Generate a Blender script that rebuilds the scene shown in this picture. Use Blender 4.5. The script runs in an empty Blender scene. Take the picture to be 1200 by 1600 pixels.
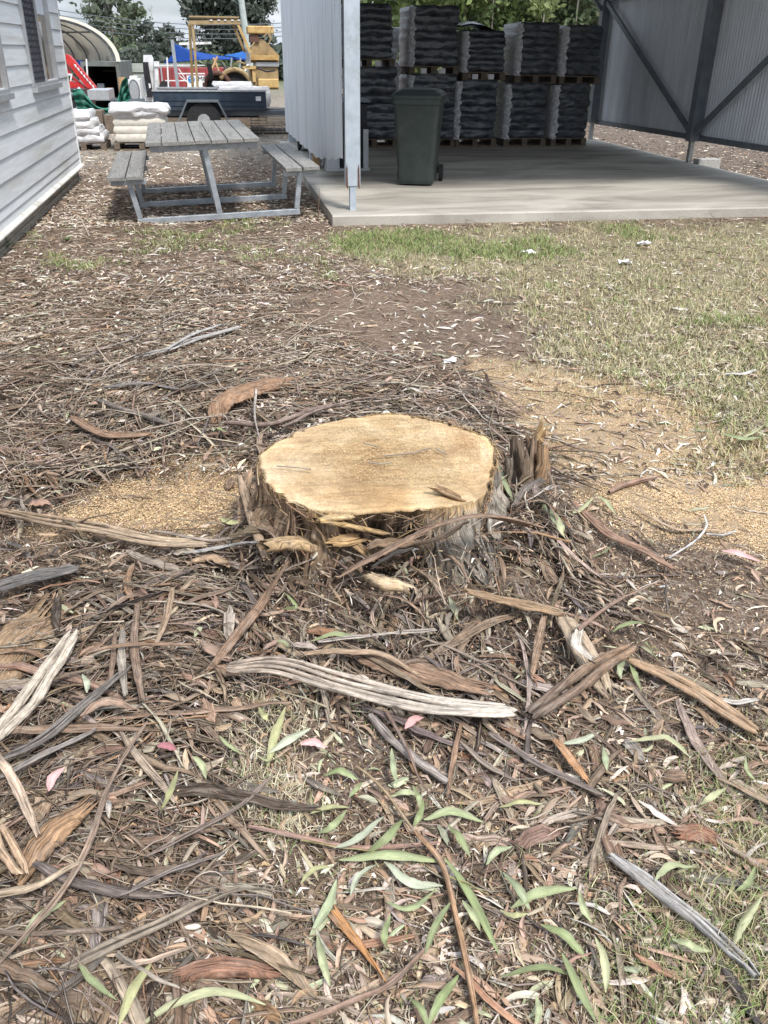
import bpy, math, random
import numpy as np
from mathutils import Matrix, Vector
rng = np.random.default_rng(7)
random.seed(7)
SC = bpy.context.scene
COL = SC.collection
# ------------------------------------------------------------ camera
F = 1320.0; PITCH = math.radians(28.6); ROLL = math.radians(.66); YAW = math.radians(10.42); CH = 1.55
_cy, _sy = math.cos(YAW), math.sin(YAW)
FW = np.array([_sy*math.cos(PITCH), _cy*math.cos(PITCH), -math.sin(PITCH)])
_r = np.array([_cy, -_sy, 0.]); _u = np.cross(_r, FW)
RT = _r*math.cos(ROLL)+_u*math.sin(ROLL); UP = -_r*math.sin(ROLL)+_u*math.cos(ROLL)
CAMP = np.array([0, 0, CH])
cd = bpy.data.cameras.new('camera'); cam = bpy.data.objects.new('camera', cd); COL.objects.link(cam)
cam.matrix_world = Matrix([[RT[0], UP[0], -FW[0], 0], [RT[1], UP[1], -FW[1], 0], [RT[2], UP[2], -FW[2], CH], [0, 0, 0, 1]])
cd.sensor_fit = 'VERTICAL'; cd.sensor_height = 36; cd.lens = F/1600*36; cd.clip_end = 2000; cd.clip_start = .05
SC.camera = cam
SC.render.resolution_x = 768; SC.render.resolution_y = 1024
SC.view_settings.view_transform = 'Standard'; SC.view_settings.look = 'None'
SC.view_settings.exposure = 1.5; SC.view_settings.gamma = 1
# ------------------------------------------------------------ sky and sun
SUN_EL, SUN_AZ = math.radians(56), math.radians(158)   # compass from +Y, clockwise
w = bpy.data.worlds.new("World"); SC.world = w; w.use_nodes = True
nt = w.node_tree; nt.nodes.clear()
def N(nt, t, **k):
    n = nt.nodes.new(t)
    for a, b in k.items():
        if a.startswith('i_'): n.inputs[a[2:].replace('_', ' ')].default_value = b
        else: setattr(n, a, b)
    return n
sky = N(nt, 'ShaderNodeTexSky', sky_type='NISHITA', sun_disc=False, sun_elevation=SUN_EL, sun_rotation=SUN_AZ, altitude=30, air_density=1.2, dust_density=2.5)
tc = N(nt, 'ShaderNodeTexCoord'); mp = N(nt, 'ShaderNodeMapping'); mp.inputs['Scale'].default_value = (1, 1, 5.5)
nz = N(nt, 'ShaderNodeTexNoise', i_Scale=2.6, i_Detail=7, i_Roughness=.55)
rp = N(nt, 'ShaderNodeValToRGB'); rp.color_ramp.elements[0].position = .38; rp.color_ramp.elements[1].position = .6
rp.color_ramp.elements[0].color = (.52, .52, .52, 1); rp.color_ramp.elements[1].color = (1, 1, 1, 1)
nz2 = N(nt, 'ShaderNodeTexNoise', i_Scale=5.2, i_Detail=8, i_Roughness=.6)
rc = N(nt, 'ShaderNodeValToRGB'); rc.color_ramp.elements[0].position = .3; rc.color_ramp.elements[1].position = .7
rc.color_ramp.elements[0].color = (4.4, 5.6, 7.4, 1); rc.color_ramp.elements[1].color = (9.0, 9.3, 9.8, 1)
mx = N(nt, 'ShaderNodeMixRGB'); bg = N(nt, 'ShaderNodeBackground', i_Strength=.07); ow = N(nt, 'ShaderNodeOutputWorld')
L = nt.links.new
L(tc.outputs['Generated'], mp.inputs[0]); L(mp.outputs[0], nz.inputs['Vector']); L(mp.outputs[0], nz2.inputs['Vector'])
L(nz.outputs[0], rp.inputs[0]); L(nz2.outputs[0], rc.inputs[0]); L(rp.outputs[0], mx.inputs[0]); L(sky.outputs[0], mx.inputs[1])
# overcast sky: the clouds are three times as bright overhead as at the horizon
sx = N(nt, 'ShaderNodeSeparateXYZ'); L(tc.outputs['Generated'], sx.inputs[0]); mr = N(nt, 'ShaderNodeMapRange'); mr.inputs[1].default_value = 0; mr.inputs[2].default_value = 1; mr.inputs[3].default_value = .6; mr.inputs[4].default_value = 1.34; L(sx.outputs[2], mr.inputs[0])
cs_ = N(nt, 'ShaderNodeVectorMath', operation='SCALE'); L(rc.outputs[0], cs_.inputs[0]); L(mr.outputs[0], cs_.inputs['Scale']); L(cs_.outputs[0], mx.inputs[2])
L(mx.outputs[0], bg.inputs[0]); L(bg.outputs[0], ow.inputs[0])
sd = bpy.data.lights.new('sun', 'SUN'); sd.energy = 1.5; sd.angle = math.radians(10); sd.color = (1, .965, .91)
so = bpy.data.objects.new('sun', sd); COL.objects.link(so)
sdir = Vector((math.sin(SUN_AZ)*math.cos(SUN_EL), math.cos(SUN_AZ)*math.cos(SUN_EL), math.sin(SUN_EL)))
so.rotation_euler = sdir.to_track_quat('Z', 'Y').to_euler(); so.location = sdir*30
# ------------------------------------------------------------ noise, ground height, pixel to place
_T = rng.random((64, 64))
def vn(x, y, s=1.0, o=0):
    x = np.asarray(x, float)*s+o*7.31+100; y = np.asarray(y, float)*s+o*3.17+100
    xi = np.floor(x).astype(int); yi = np.floor(y).astype(int); fx = x-xi; fy = y-yi
    fx = fx*fx*(3-2*fx); fy = fy*fy*(3-2*fy)
    t = lambda a, b: _T[a % 64, b % 64]
    return (t(xi, yi)*(1-fx)+t(xi+1, yi)*fx)*(1-fy)+(t(xi, yi+1)*(1-fx)+t(xi+1, yi+1)*fx)*fy
def fbm(x, y, s=1., n=4, o=0):
    a = 0; w_ = .5
    for i in range(n): a = a+w_*vn(x, y, s*2**i, o+i); w_ *= .5
    return a/(1-.5**n)
SX, SY = .50, 2.68   # stump centre
def gh(x, y):
    x = np.asarray(x, float); y = np.asarray(y, float)
    near = np.exp(-((x)**2+(y-3)**2)/40)
    h = (fbm(x, y, 1.1, 3)-.5)*.07*near+(fbm(x, y, 7, 3, 5)-.5)*.025*near
    h = h+.035*np.exp(-((x-SX)**2/.5+(y-SY)**2/.35))+.04*np.exp(-((x+.35)**2/.35+(y-1.7)**2/.4))
    h = h+.045*np.exp(-((np.hypot((x-SX-.07)/.52, (y-SY+.05)/.46)-1.05)/.2)**2)*np.clip((SY+.1-y)/.3, 0, 1)
    slab = np.clip((y-7.6)/1., 0, 1); h = h*(1-slab*np.clip((x+1)/1.5, .25, 1))
    t = np.clip((y-19)/24, 0, 1); h = h-1.2*t*t*(3-2*t)
    return h
def ray(px, py): return RT*(px-600)/F-UP*(py-800)/F+FW
def G(px, py, z=None):
    d = ray(px, py); zz = 0.
    for _ in range(6):
        p = CAMP+d*((zz-CH)/d[2])
        if z is not None: zz = z
        else: zz = float(gh(p[0], p[1]))
    return CAMP+d*((zz-CH)/d[2])
def AY(px, py, Y): d = ray(px, py); return CAMP+d*(Y/d[1])
def AX(px, py, X): d = ray(px, py); return CAMP+d*(X/d[0])
def mpp(p): return float((np.asarray(p)-CAMP)@FW)/F     # metres per reference pixel at p
# ------------------------------------------------------------ materials
M = {}
def newmat(name, rough=.7, metal=0., spec=.5):
    m = bpy.data.materials.new(name); m.use_nodes = True; M[name] = m
    b = m.node_tree.nodes['Principled BSDF']; b.inputs['Roughness'].default_value = rough; b.inputs['Metallic'].default_value = metal
    b.inputs['Specular IOR Level'].default_value = spec
    return m, m.node_tree, b
def noisy(name, c1, c2, scale=8, rough=.7, metal=0., bump=.0, stretch=(1, 1, 1), detail=6, c3=None, s3=1.2, lo=.35, hi=.65, spec=.4):
    """two-tone noise paint in object space, with an optional slower third stain colour"""
    m, nt, b = newmat(name, rough, metal, spec); L = nt.links.new
    tc = N(nt, 'ShaderNodeTexCoord'); mp = N(nt, 'ShaderNodeMapping'); mp.inputs['Scale'].default_value = stretch
    L(tc.outputs['Object'], mp.inputs[0])
    n = N(nt, 'ShaderNodeTexNoise', i_Scale=scale, i_Detail=detail, i_Roughness=.6); L(mp.outputs[0], n.inputs['Vector'])
    r = N(nt, 'ShaderNodeValToRGB'); e = r.color_ramp.elements; e[0].position = lo; e[1].position = hi
    e[0].color = (*c1, 1); e[1].color = (*c2, 1); L(n.outputs[0], r.inputs[0]); out = r.outputs[0]
    if c3:
        n3 = N(nt, 'ShaderNodeTexNoise', i_Scale=s3, i_Detail=5, i_Roughness=.65); L(mp.outputs[0], n3.inputs['Vector'])
        r3 = N(nt, 'ShaderNodeValToRGB'); r3.color_ramp.elements[0].position = .5; r3.color_ramp.elements[1].position = .68
        L(n3.outputs[0], r3.inputs[0]); mx = N(nt, 'ShaderNodeMixRGB'); mx.inputs[2].default_value = (*c3, 1)
        L(r3.outputs[0], mx.inputs[0]); L(out, mx.inputs[1]); out = mx.outputs[0]
    L(out, b.inputs['Base Color'])
    if bump:
        bp = N(nt, 'ShaderNodeBump', i_Strength=bump, i_Distance=.02); L(n.outputs[0], bp.inputs['Height']); L(bp.outputs[0], b.inputs['Normal'])
    return m
def fibre(name, us, vs, contrast, rough=.85, bump=.5, spec=.2, pale=0., speck=0., crack=0.):
    """colour of each piece comes from its own 'tint'; grain runs along the piece (uv in metres)"""
    m, nt, b = newmat(name, rough, 0, spec); L = nt.links.new
    at = N(nt, 'ShaderNodeAttribute', attribute_name='tint'); uv = N(nt, 'ShaderNodeUVMap')
    mp = N(nt, 'ShaderNodeMapping'); mp.inputs['Scale'].default_value = (us, vs, 1); L(uv.outputs[0], mp.inputs[0])
    n = N(nt, 'ShaderNodeTexNoise', i_Scale=1, i_Detail=5, i_Roughness=.65, i_Distortion=.4); L(mp.outputs[0], n.inputs['Vector'])
    mr = N(nt, 'ShaderNodeMapRange'); mr.inputs[1].default_value = .3; mr.inputs[2].default_value = .7
    mr.inputs[3].default_value = 1-contrast; mr.inputs[4].default_value = 1+contrast; L(n.outputs[0], mr.inputs[0])
    vm = N(nt, 'ShaderNodeVectorMath', operation='SCALE'); L(at.outputs['Color'], vm.inputs[0]); L(mr.outputs[0], vm.inputs['Scale'])
    out = vm.outputs[0]
    if crack:
        tcc = N(nt, 'ShaderNodeTexCoord'); nm = N(nt, 'ShaderNodeTexNoise', i_Scale=42, i_Detail=5, i_Roughness=.7); L(tcc.outputs['Object'], nm.inputs['Vector'])
        mo = N(nt, 'ShaderNodeMapRange'); mo.inputs[1].default_value = .3; mo.inputs[2].default_value = .7; mo.inputs[3].default_value = .62; mo.inputs[4].default_value = 1.22; L(nm.outputs[0], mo.inputs[0])
        mpc = N(nt, 'ShaderNodeMapping'); mpc.inputs['Scale'].default_value = (us*1.3, vs*1.5, 1); mpc.inputs['Location'].default_value = (5, 2, 0); L(uv.outputs[0], mpc.inputs[0])
        nc = N(nt, 'ShaderNodeTexNoise', i_Scale=1, i_Detail=2, i_Roughness=.5); L(mpc.outputs[0], nc.inputs['Vector'])
        cr = N(nt, 'ShaderNodeMapRange'); cr.inputs[1].default_value = .36; cr.inputs[2].default_value = .46; cr.inputs[3].default_value = 1-crack; cr.inputs[4].default_value = 1; L(nc.outputs[0], cr.inputs[0])
        mu = N(nt, 'ShaderNodeMath', operation='MULTIPLY'); L(mo.outputs[0], mu.inputs[0]); L(cr.outputs[0], mu.inputs[1])
        vs2 = N(nt, 'ShaderNodeVectorMath', operation='SCALE'); L(out, vs2.inputs[0]); L(mu.outputs[0], vs2.inputs['Scale']); out = vs2.outputs[0]
    if pale:
        n2 = N(nt, 'ShaderNodeTexNoise', i_Scale=1, i_Detail=4, i_Roughness=.6); mp2 = N(nt, 'ShaderNodeMapping'); mp2.inputs['Scale'].default_value = (us*1.6, vs*.35, 1)
        mp2.inputs['Location'].default_value = (3, 9, 0); L(uv.outputs[0], mp2.inputs[0]); L(mp2.outputs[0], n2.inputs['Vector'])
        r2 = N(nt, 'ShaderNodeValToRGB'); r2.color_ramp.elements[0].position = .5; r2.color_ramp.elements[1].position = .72
        L(n2.outputs[0], r2.inputs[0]); ml = N(nt, 'ShaderNodeMath', operation='MULTIPLY'); ml.inputs[1].default_value = pale; L(r2.outputs[0], ml.inputs[0])
        mx = N(nt, 'ShaderNodeMixRGB'); mx.inputs[2].default_value = (.40, .34, .28, 1); L(ml.outputs[0], mx.inputs[0]); L(out, mx.inputs[1]); out = mx.outputs[0]
    if speck:
        n4 = N(nt, 'ShaderNodeTexNoise', i_Scale=180, i_Detail=3); L(uv.outputs[0], n4.inputs['Vector'])
        r4 = N(nt, 'ShaderNodeValToRGB'); r4.color_ramp.elements[0].position = .58; r4.color_ramp.elements[1].position = .72; L(n4.outputs[0], r4.inputs[0])
        ml = N(nt, 'ShaderNodeMath', operation='MULTIPLY'); ml.inputs[1].default_value = speck; L(r4.outputs[0], ml.inputs[0])
        mx = N(nt, 'ShaderNodeMixRGB'); mx.inputs[2].default_value = (.16, .09, .05, 1); L(ml.outputs[0], mx.inputs[0]); L(out, mx.inputs[1]); out = mx.outputs[0]
    L(out, b.inputs['Base Color'])
    if bump:
        bp = N(nt, 'ShaderNodeBump', i_Strength=bump, i_Distance=.004); L(n.outputs[0], bp.inputs['Height']); L(bp.outputs[0], b.inputs['Normal'])
    return m
fibre('bark_fibre', 9, 230, .55, bump=1., pale=.4, crack=.6)
fibre('leaf_skin', 25, 140, .22, rough=.5, bump=.25, spec=.4, speck=.35)
fibre('litter', 20, 300, .4, bump=.4)
fibre('plain_tint', 30, 60, .18, bump=0)
noisy('weatherboard', (.60, .62, .63), (.70, .71, .72), 5, .55, bump=.12, stretch=(1, .4, 6), c3=(.50, .50, .47), s3=.9)
noisy('house_trim', (.55, .54, .48), (.72, .70, .64), 9, .5, c3=(.38, .36, .30), s3=4)
noisy('skirt_board', (.22, .20, .17), (.36, .33, .28), 9, .85, bump=.3, stretch=(1, .5, 4), c3=(.12, .12, .08), s3=3)
noisy('aluminium', (.42, .43, .44), (.52, .53, .54), 12, .4, .6)
noisy('galv_sheet', (.56, .595, .635), (.64, .67, .70), 3.2, .42, .25, stretch=(3, 6, .35), c3=(.44, .47, .48), s3=1.5)
noisy('galv_post', (.40, .46, .52), (.50, .55, .60), 9, .45, .3, c3=(.36, .40, .42), s3=6)
noisy('rust', (.07, .04, .035), (.17, .09, .065), 60, .9, bump=.4)
noisy('inner_sheet', (.56, .58, .61), (.66, .68, .70), 2.4, .45, .05, stretch=(3, 4, .5), c3=(.48, .48, .51), s3=.8)
noisy('dark_steel', (.11, .125, .14), (.16, .175, .19), 7, .5, .1)
noisy('roof_sheet', (.30, .33, .35), (.36, .38, .40), 4, .5, .3)
noisy('bag_plastic', (.028, .032, .04), (.09, .10, .115), 7, .2, spec=.7, bump=.9, stretch=(1, 1, 2.2))
noisy('clear_wrap', (.35, .35, .36), (.75, .75, .76), 22, .3, bump=1., stretch=(1, 1, 1.8), spec=.6)
noisy('white_wrap', (.50, .49, .49), (.70, .69, .70), 7, .35, bump=.7, stretch=(1, 1, 3), spec=.5)
noisy('paver_cream', (.58, .54, .47), (.70, .67, .60), 14, .7, bump=.2)
noisy('pallet_wood', (.10, .075, .055), (.22, .17, .13), 14, .85, bump=.3, stretch=(1, 6, 6))
noisy('label_paper', (.7, .7, .7), (.8, .8, .8), 30, .6)
noisy('bin_green', (.022, .033, .031), (.034, .046, .043), 9, .42, c3=(.045, .055, .05), s3=3, bump=.08, spec=.5)
noisy('rubber', (.012, .012, .013), (.03, .03, .032), 30, .8)
noisy('grey_plank', (.17, .165, .155), (.30, .29, .275), 11, .85, bump=.35, stretch=(6, .55, 6), c3=(.15, .15, .135), s3=2.5)
noisy('galv_tube', (.30, .33, .36), (.44, .47, .50), 14, .45, .5)
noisy('blue_paint', (.022, .035, .055), (.035, .055, .085), 6, .5, .1, c3=(.05, .06, .07), s3=5)
noisy('steel_edge', (.35, .37, .38), (.5, .5, .5), 20, .5, .4)
noisy('yellow_paint', (.48, .32, .12), (.58, .41, .18), 5, .5, c3=(.38, .22, .08), s3=4)
noisy('yellow_brown', (.27, .19, .095), (.38, .28, .15), 8, .6)
noisy('orange_paint', (.62, .33, .09), (.70, .42, .15), 5, .5)
noisy('red_paint', (.42, .02, .022), (.55, .035, .03), 5, .4)
noisy('container_red', (.26, .035, .04), (.34, .06, .06), 3, .6, c3=(.20, .05, .05))
noisy('container_green', (.10, .12, .115), (.17, .18, .17), 3, .7, c3=(.08, .07, .05))
noisy('inside_shade', (.02, .022, .026), (.05, .05, .055), 3, .9)  # near-black for insides and undersides, their shade put into the colour
noisy('dome_fabric', (.62, .59, .53), (.72, .69, .62), 2, .7, c3=(.27, .25, .22), s3=1.1)
noisy('dome_edge', (.66, .62, .52), (.76, .73, .64), 4, .6)
noisy('blue_sail', (.01, .07, .34), (.02, .10, .42), 1.5, .7)
noisy('light_blue_sail', (.05, .22, .60), (.07, .27, .68), 1.5, .7)
noisy('green_net', (.035, .20, .14), (.07, .30, .22), 14, .8, c3=(.12, .26, .2), s3=3)
noisy('white_paint', (.62, .62, .62), (.78, .78, .78), 9, .45, c3=(.45, .44, .42), s3=3)
noisy('black_paint', (.012, .012, .014), (.03, .03, .034), 12, .4)
noisy('fence_pale', (.33, .36, .33), (.43, .45, .41), 3, .7, stretch=(.4, 1, 6), c3=(.27, .29, .25))
noisy('wood_tan', (.36, .22, .11), (.5, .33, .18), 12, .8)
noisy('pole_grey', (.33, .38, .36), (.43, .47, .45), 6, .8)
noisy('sign_white', (.70, .71, .72), (.78, .78, .78), 9, .5)
noisy('sign_blue', (.03, .18, .42), (.05, .22, .48), 9, .5)
noisy('sign_black', (.03, .03, .04), (.05, .05, .06), 9, .5)
noisy('concrete_block', (.30, .29, .27), (.42, .41, .38), 30, .9, bump=.4)
noisy('trunk_bark', (.12, .10, .085), (.32, .29, .25), 5, .9, stretch=(3, 3, .4), bump=.4)
noisy('far_wall', (.42, .40, .36), (.52, .5, .46), 3, .8)
noisy('curtain', (.55, .57, .62), (.72, .73, .77), 9, .9, stretch=(1, 6, .4))
def glass_mat():
    m, nt, b = newmat('window_glass', .06, 0, .8); b.inputs['Base Color'].default_value = (.10, .085, .065, 1)
    n = N(nt, 'ShaderNodeTexNoise', i_Scale=5, i_Detail=5); tc = N(nt, 'ShaderNodeTexCoord'); r = N(nt, 'ShaderNodeValToRGB')
    r.color_ramp.elements[0].position = .4; r.color_ramp.elements[1].position = .62
    r.color_ramp.elements[0].color = (.05, .045, .04, 1); r.color_ramp.elements[1].color = (.20, .14, .09, 1)
    nt.links.new(tc.outputs['Object'], n.inputs['Vector']); nt.links.new(n.outputs[0], r.inputs[0]); nt.links.new(r.outputs[0], b.inputs['Base Color'])
glass_mat()
def translucent(name, k):
    m = M[name]; nt = m.node_tree; b = nt.nodes['Principled BSDF']; o = nt.nodes['Material Output']; t = N(nt, 'ShaderNodeBsdfTranslucent'); x = N(nt, 'ShaderNodeMixShader'); x.inputs[0].default_value = k
    nt.links.new(b.inputs['Base Color'].links[0].from_socket, t.inputs[0]); nt.links.new(b.outputs[0], x.inputs[1]); nt.links.new(t.outputs[0], x.inputs[2]); nt.links.new(x.outputs[0], o.inputs[0])
for nm_, k_ in (('dome_fabric', .5), ('blue_sail', .4), ('light_blue_sail', .5), ('green_net', .3), ('leaf_skin', .15)): translucent(nm_, k_)
def leafmat(name):
    m, nt, b = newmat(name, .6, 0, .3); L = nt.links.new
    at = N(nt, 'ShaderNodeAttribute', attribute_name='tint'); L(at.outputs['Color'], b.inputs['Base Color'])
leafmat('tree_leaf'); translucent('tree_leaf', .3)
def concrete():
    m, nt, b = newmat('slab_concrete', .82, 0, .3); L = nt.links.new
    tc = N(nt, 'ShaderNodeTexCoord'); mp = N(nt, 'ShaderNodeMapping'); mp.inputs['Scale'].default_value = (.45, 1.3, 1); L(tc.outputs['Object'], mp.inputs[0])
    n = N(nt, 'ShaderNodeTexNoise', i_Scale=1.6, i_Detail=8, i_Roughness=.6, i_Distortion=.5); L(mp.outputs[0], n.inputs['Vector'])
    r = N(nt, 'ShaderNodeValToRGB'); e = r.color_ramp.elements; e[0].position = .32; e[0].color = (.24, .22, .19, 1); e[1].position = .62; e[1].color = (.48, .45, .395, 1)
    n2 = N(nt, 'ShaderNodeTexNoise', i_Scale=60, i_Detail=4); L(tc.outputs['Object'], n2.inputs['Vector'])
    mr = N(nt, 'ShaderNodeMapRange'); mr.inputs[3].default_value = .82; mr.inputs[4].default_value = 1.14; L(n2.outputs[0], mr.inputs[0])
    vm = N(nt, 'ShaderNodeVectorMath', operation='SCALE'); L(n.outputs[0], r.inputs[0]); L(r.outputs[0], vm.inputs[0]); L(mr.outputs[0], vm.inputs['Scale'])
    L(vm.outputs[0], b.inputs['Base Color']); bp = N(nt, 'ShaderNodeBump', i_Strength=.25, i_Distance=.01); L(n2.outputs[0], bp.inputs['Height']); L(bp.outputs[0], b.inputs['Normal'])
concrete()
def groundmat():
    m, nt, b = newmat('soil', .95, 0, .15); L = nt.links.new
    tc = N(nt, 'ShaderNodeTexCoord'); at = N(nt, 'ShaderNodeAttribute', attribute_name='tint')
    n1 = N(nt, 'ShaderNodeTexNoise', i_Scale=3, i_Detail=10, i_Roughness=.7); n2 = N(nt, 'ShaderNodeTexNoise', i_Scale=110, i_Detail=4, i_Roughness=.7)
    v = N(nt, 'ShaderNodeTexVoronoi', i_Scale=75); v.inputs['Randomness'].default_value = 1
    for q in (n1, n2, v): L(tc.outputs['Object'], q.inputs['Vector'])
    mr = N(nt, 'ShaderNodeMapRange'); mr.inputs[1].default_value = .3; mr.inputs[2].default_value = .7; mr.inputs[3].default_value = .62; mr.inputs[4].default_value = 1.35; L(n1.outputs[0], mr.inputs[0])
    m2 = N(nt, 'ShaderNodeMapRange'); m2.inputs[1].default_value = .3; m2.inputs[2].default_value = .7; m2.inputs[3].default_value = .5; m2.inputs[4].default_value = 1.5; L(n2.outputs[0], m2.inputs[0])
    ml = N(nt, 'ShaderNodeMath', operation='MULTIPLY'); L(mr.outputs[0], ml.inputs[0]); L(m2.outputs[0], ml.inputs[1])
    vm = N(nt, 'ShaderNodeVectorMath', operation='SCALE'); L(at.outputs['Color'], vm.inputs[0]); L(ml.outputs[0], vm.inputs['Scale'])
    gt = N(nt, 'ShaderNodeValToRGB'); gt.color_ramp.elements[0].position = .72; gt.color_ramp.elements[1].position = .82
    sp = N(nt, 'ShaderNodeSeparateColor'); L(v.outputs['Color'], sp.inputs[0]); L(sp.outputs[0], gt.inputs[0])
    mk = N(nt, 'ShaderNodeMath', operation='MULTIPLY'); mk.inputs[1].default_value = .55; L(gt.outputs[0], mk.inputs[0])
    mx = N(nt, 'ShaderNodeMixRGB'); mx.inputs[2].default_value = (.30, .25, .20, 1); L(mk.outputs[0], mx.inputs[0]); L(vm.outputs[0], mx.inputs[1])
    L(mx.outputs[0], b.inputs['Base Color']); bp = N(nt, 'ShaderNodeBump', i_Strength=.9, i_Distance=.012); L(n2.outputs[0], bp.inputs['Height']); L(bp.outputs[0], b.inputs['Normal'])
groundmat()
def cutwood():
    m, nt, b = newmat('cut_wood', .8, 0, .2); L = nt.links.new
    tc = N(nt, 'ShaderNodeTexCoord')
    n1 = N(nt, 'ShaderNodeTexNoise', i_Scale=4.2, i_Detail=7, i_Roughness=.6, i_Distortion=1.2); L(tc.outputs['Object'], n1.inputs['Vector'])
    mp = N(nt, 'ShaderNodeMapping'); mp.inputs['Rotation'].default_value = (0, 0, .35); mp.inputs['Scale'].default_value = (4, 55, 1); L(tc.outputs['Object'], mp.inputs[0])
    n2 = N(nt, 'ShaderNodeTexNoise', i_Scale=1, i_Detail=5, i_Roughness=.6); L(mp.outputs[0], n2.inputs['Vector'])
    n3 = N(nt, 'ShaderNodeTexNoise', i_Scale=140, i_Detail=3); L(tc.outputs['Object'], n3.inputs['Vector'])
    r = N(nt, 'ShaderNodeValToRGB'); e = r.color_ramp.elements; e[0].position = .3; e[0].color = (.30, .185, .085, 1); e[1].position = .68; e[1].color = (.50, .365, .205, 1)
    k = e.new(.5); k.color = (.41, .28, .14, 1)
    L(n1.outputs[0], r.inputs[0])
    a = N(nt, 'ShaderNodeMapRange'); a.inputs[1].default_value = .3; a.inputs[2].default_value = .7; a.inputs[3].default_value = .82; a.inputs[4].default_value = 1.16; L(n2.outputs[0], a.inputs[0])
    c = N(nt, 'ShaderNodeMapRange'); c.inputs[1].default_value = .3; c.inputs[2].default_value = .7; c.inputs[3].default_value = .8; c.inputs[4].default_value = 1.2; L(n3.outputs[0], c.inputs[0])
    ml = N(nt, 'ShaderNodeMath', operation='MULTIPLY'); L(a.outputs[0], ml.inputs[0]); L(c.outputs[0], ml.inputs[1])
    at = N(nt, 'ShaderNodeAttribute', attribute_name='tint')
    mm = N(nt, 'ShaderNodeMixRGB', blend_type='MULTIPLY'); mm.inputs[0].default_value = 1; L(r.outputs[0], mm.inputs[1]); L(at.outputs['Color'], mm.inputs[2])
    vm = N(nt, 'ShaderNodeVectorMath', operation='SCALE'); L(mm.outputs[0], vm.inputs[0]); L(ml.outputs[0], vm.inputs['Scale']); L(vm.outputs[0], b.inputs['Base Color'])
    bp = N(nt, 'ShaderNodeBump', i_Strength=.6, i_Distance=.006); L(n2.outputs[0], bp.inputs['Height']); bp2 = N(nt, 'ShaderNodeBump', i_Strength=.5, i_Distance=.004); L(n3.outputs[0], bp2.inputs['Height']); L(bp.outputs[0], bp2.inputs['Normal']); L(bp2.outputs[0], b.inputs['Normal'])
cutwood()
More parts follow.
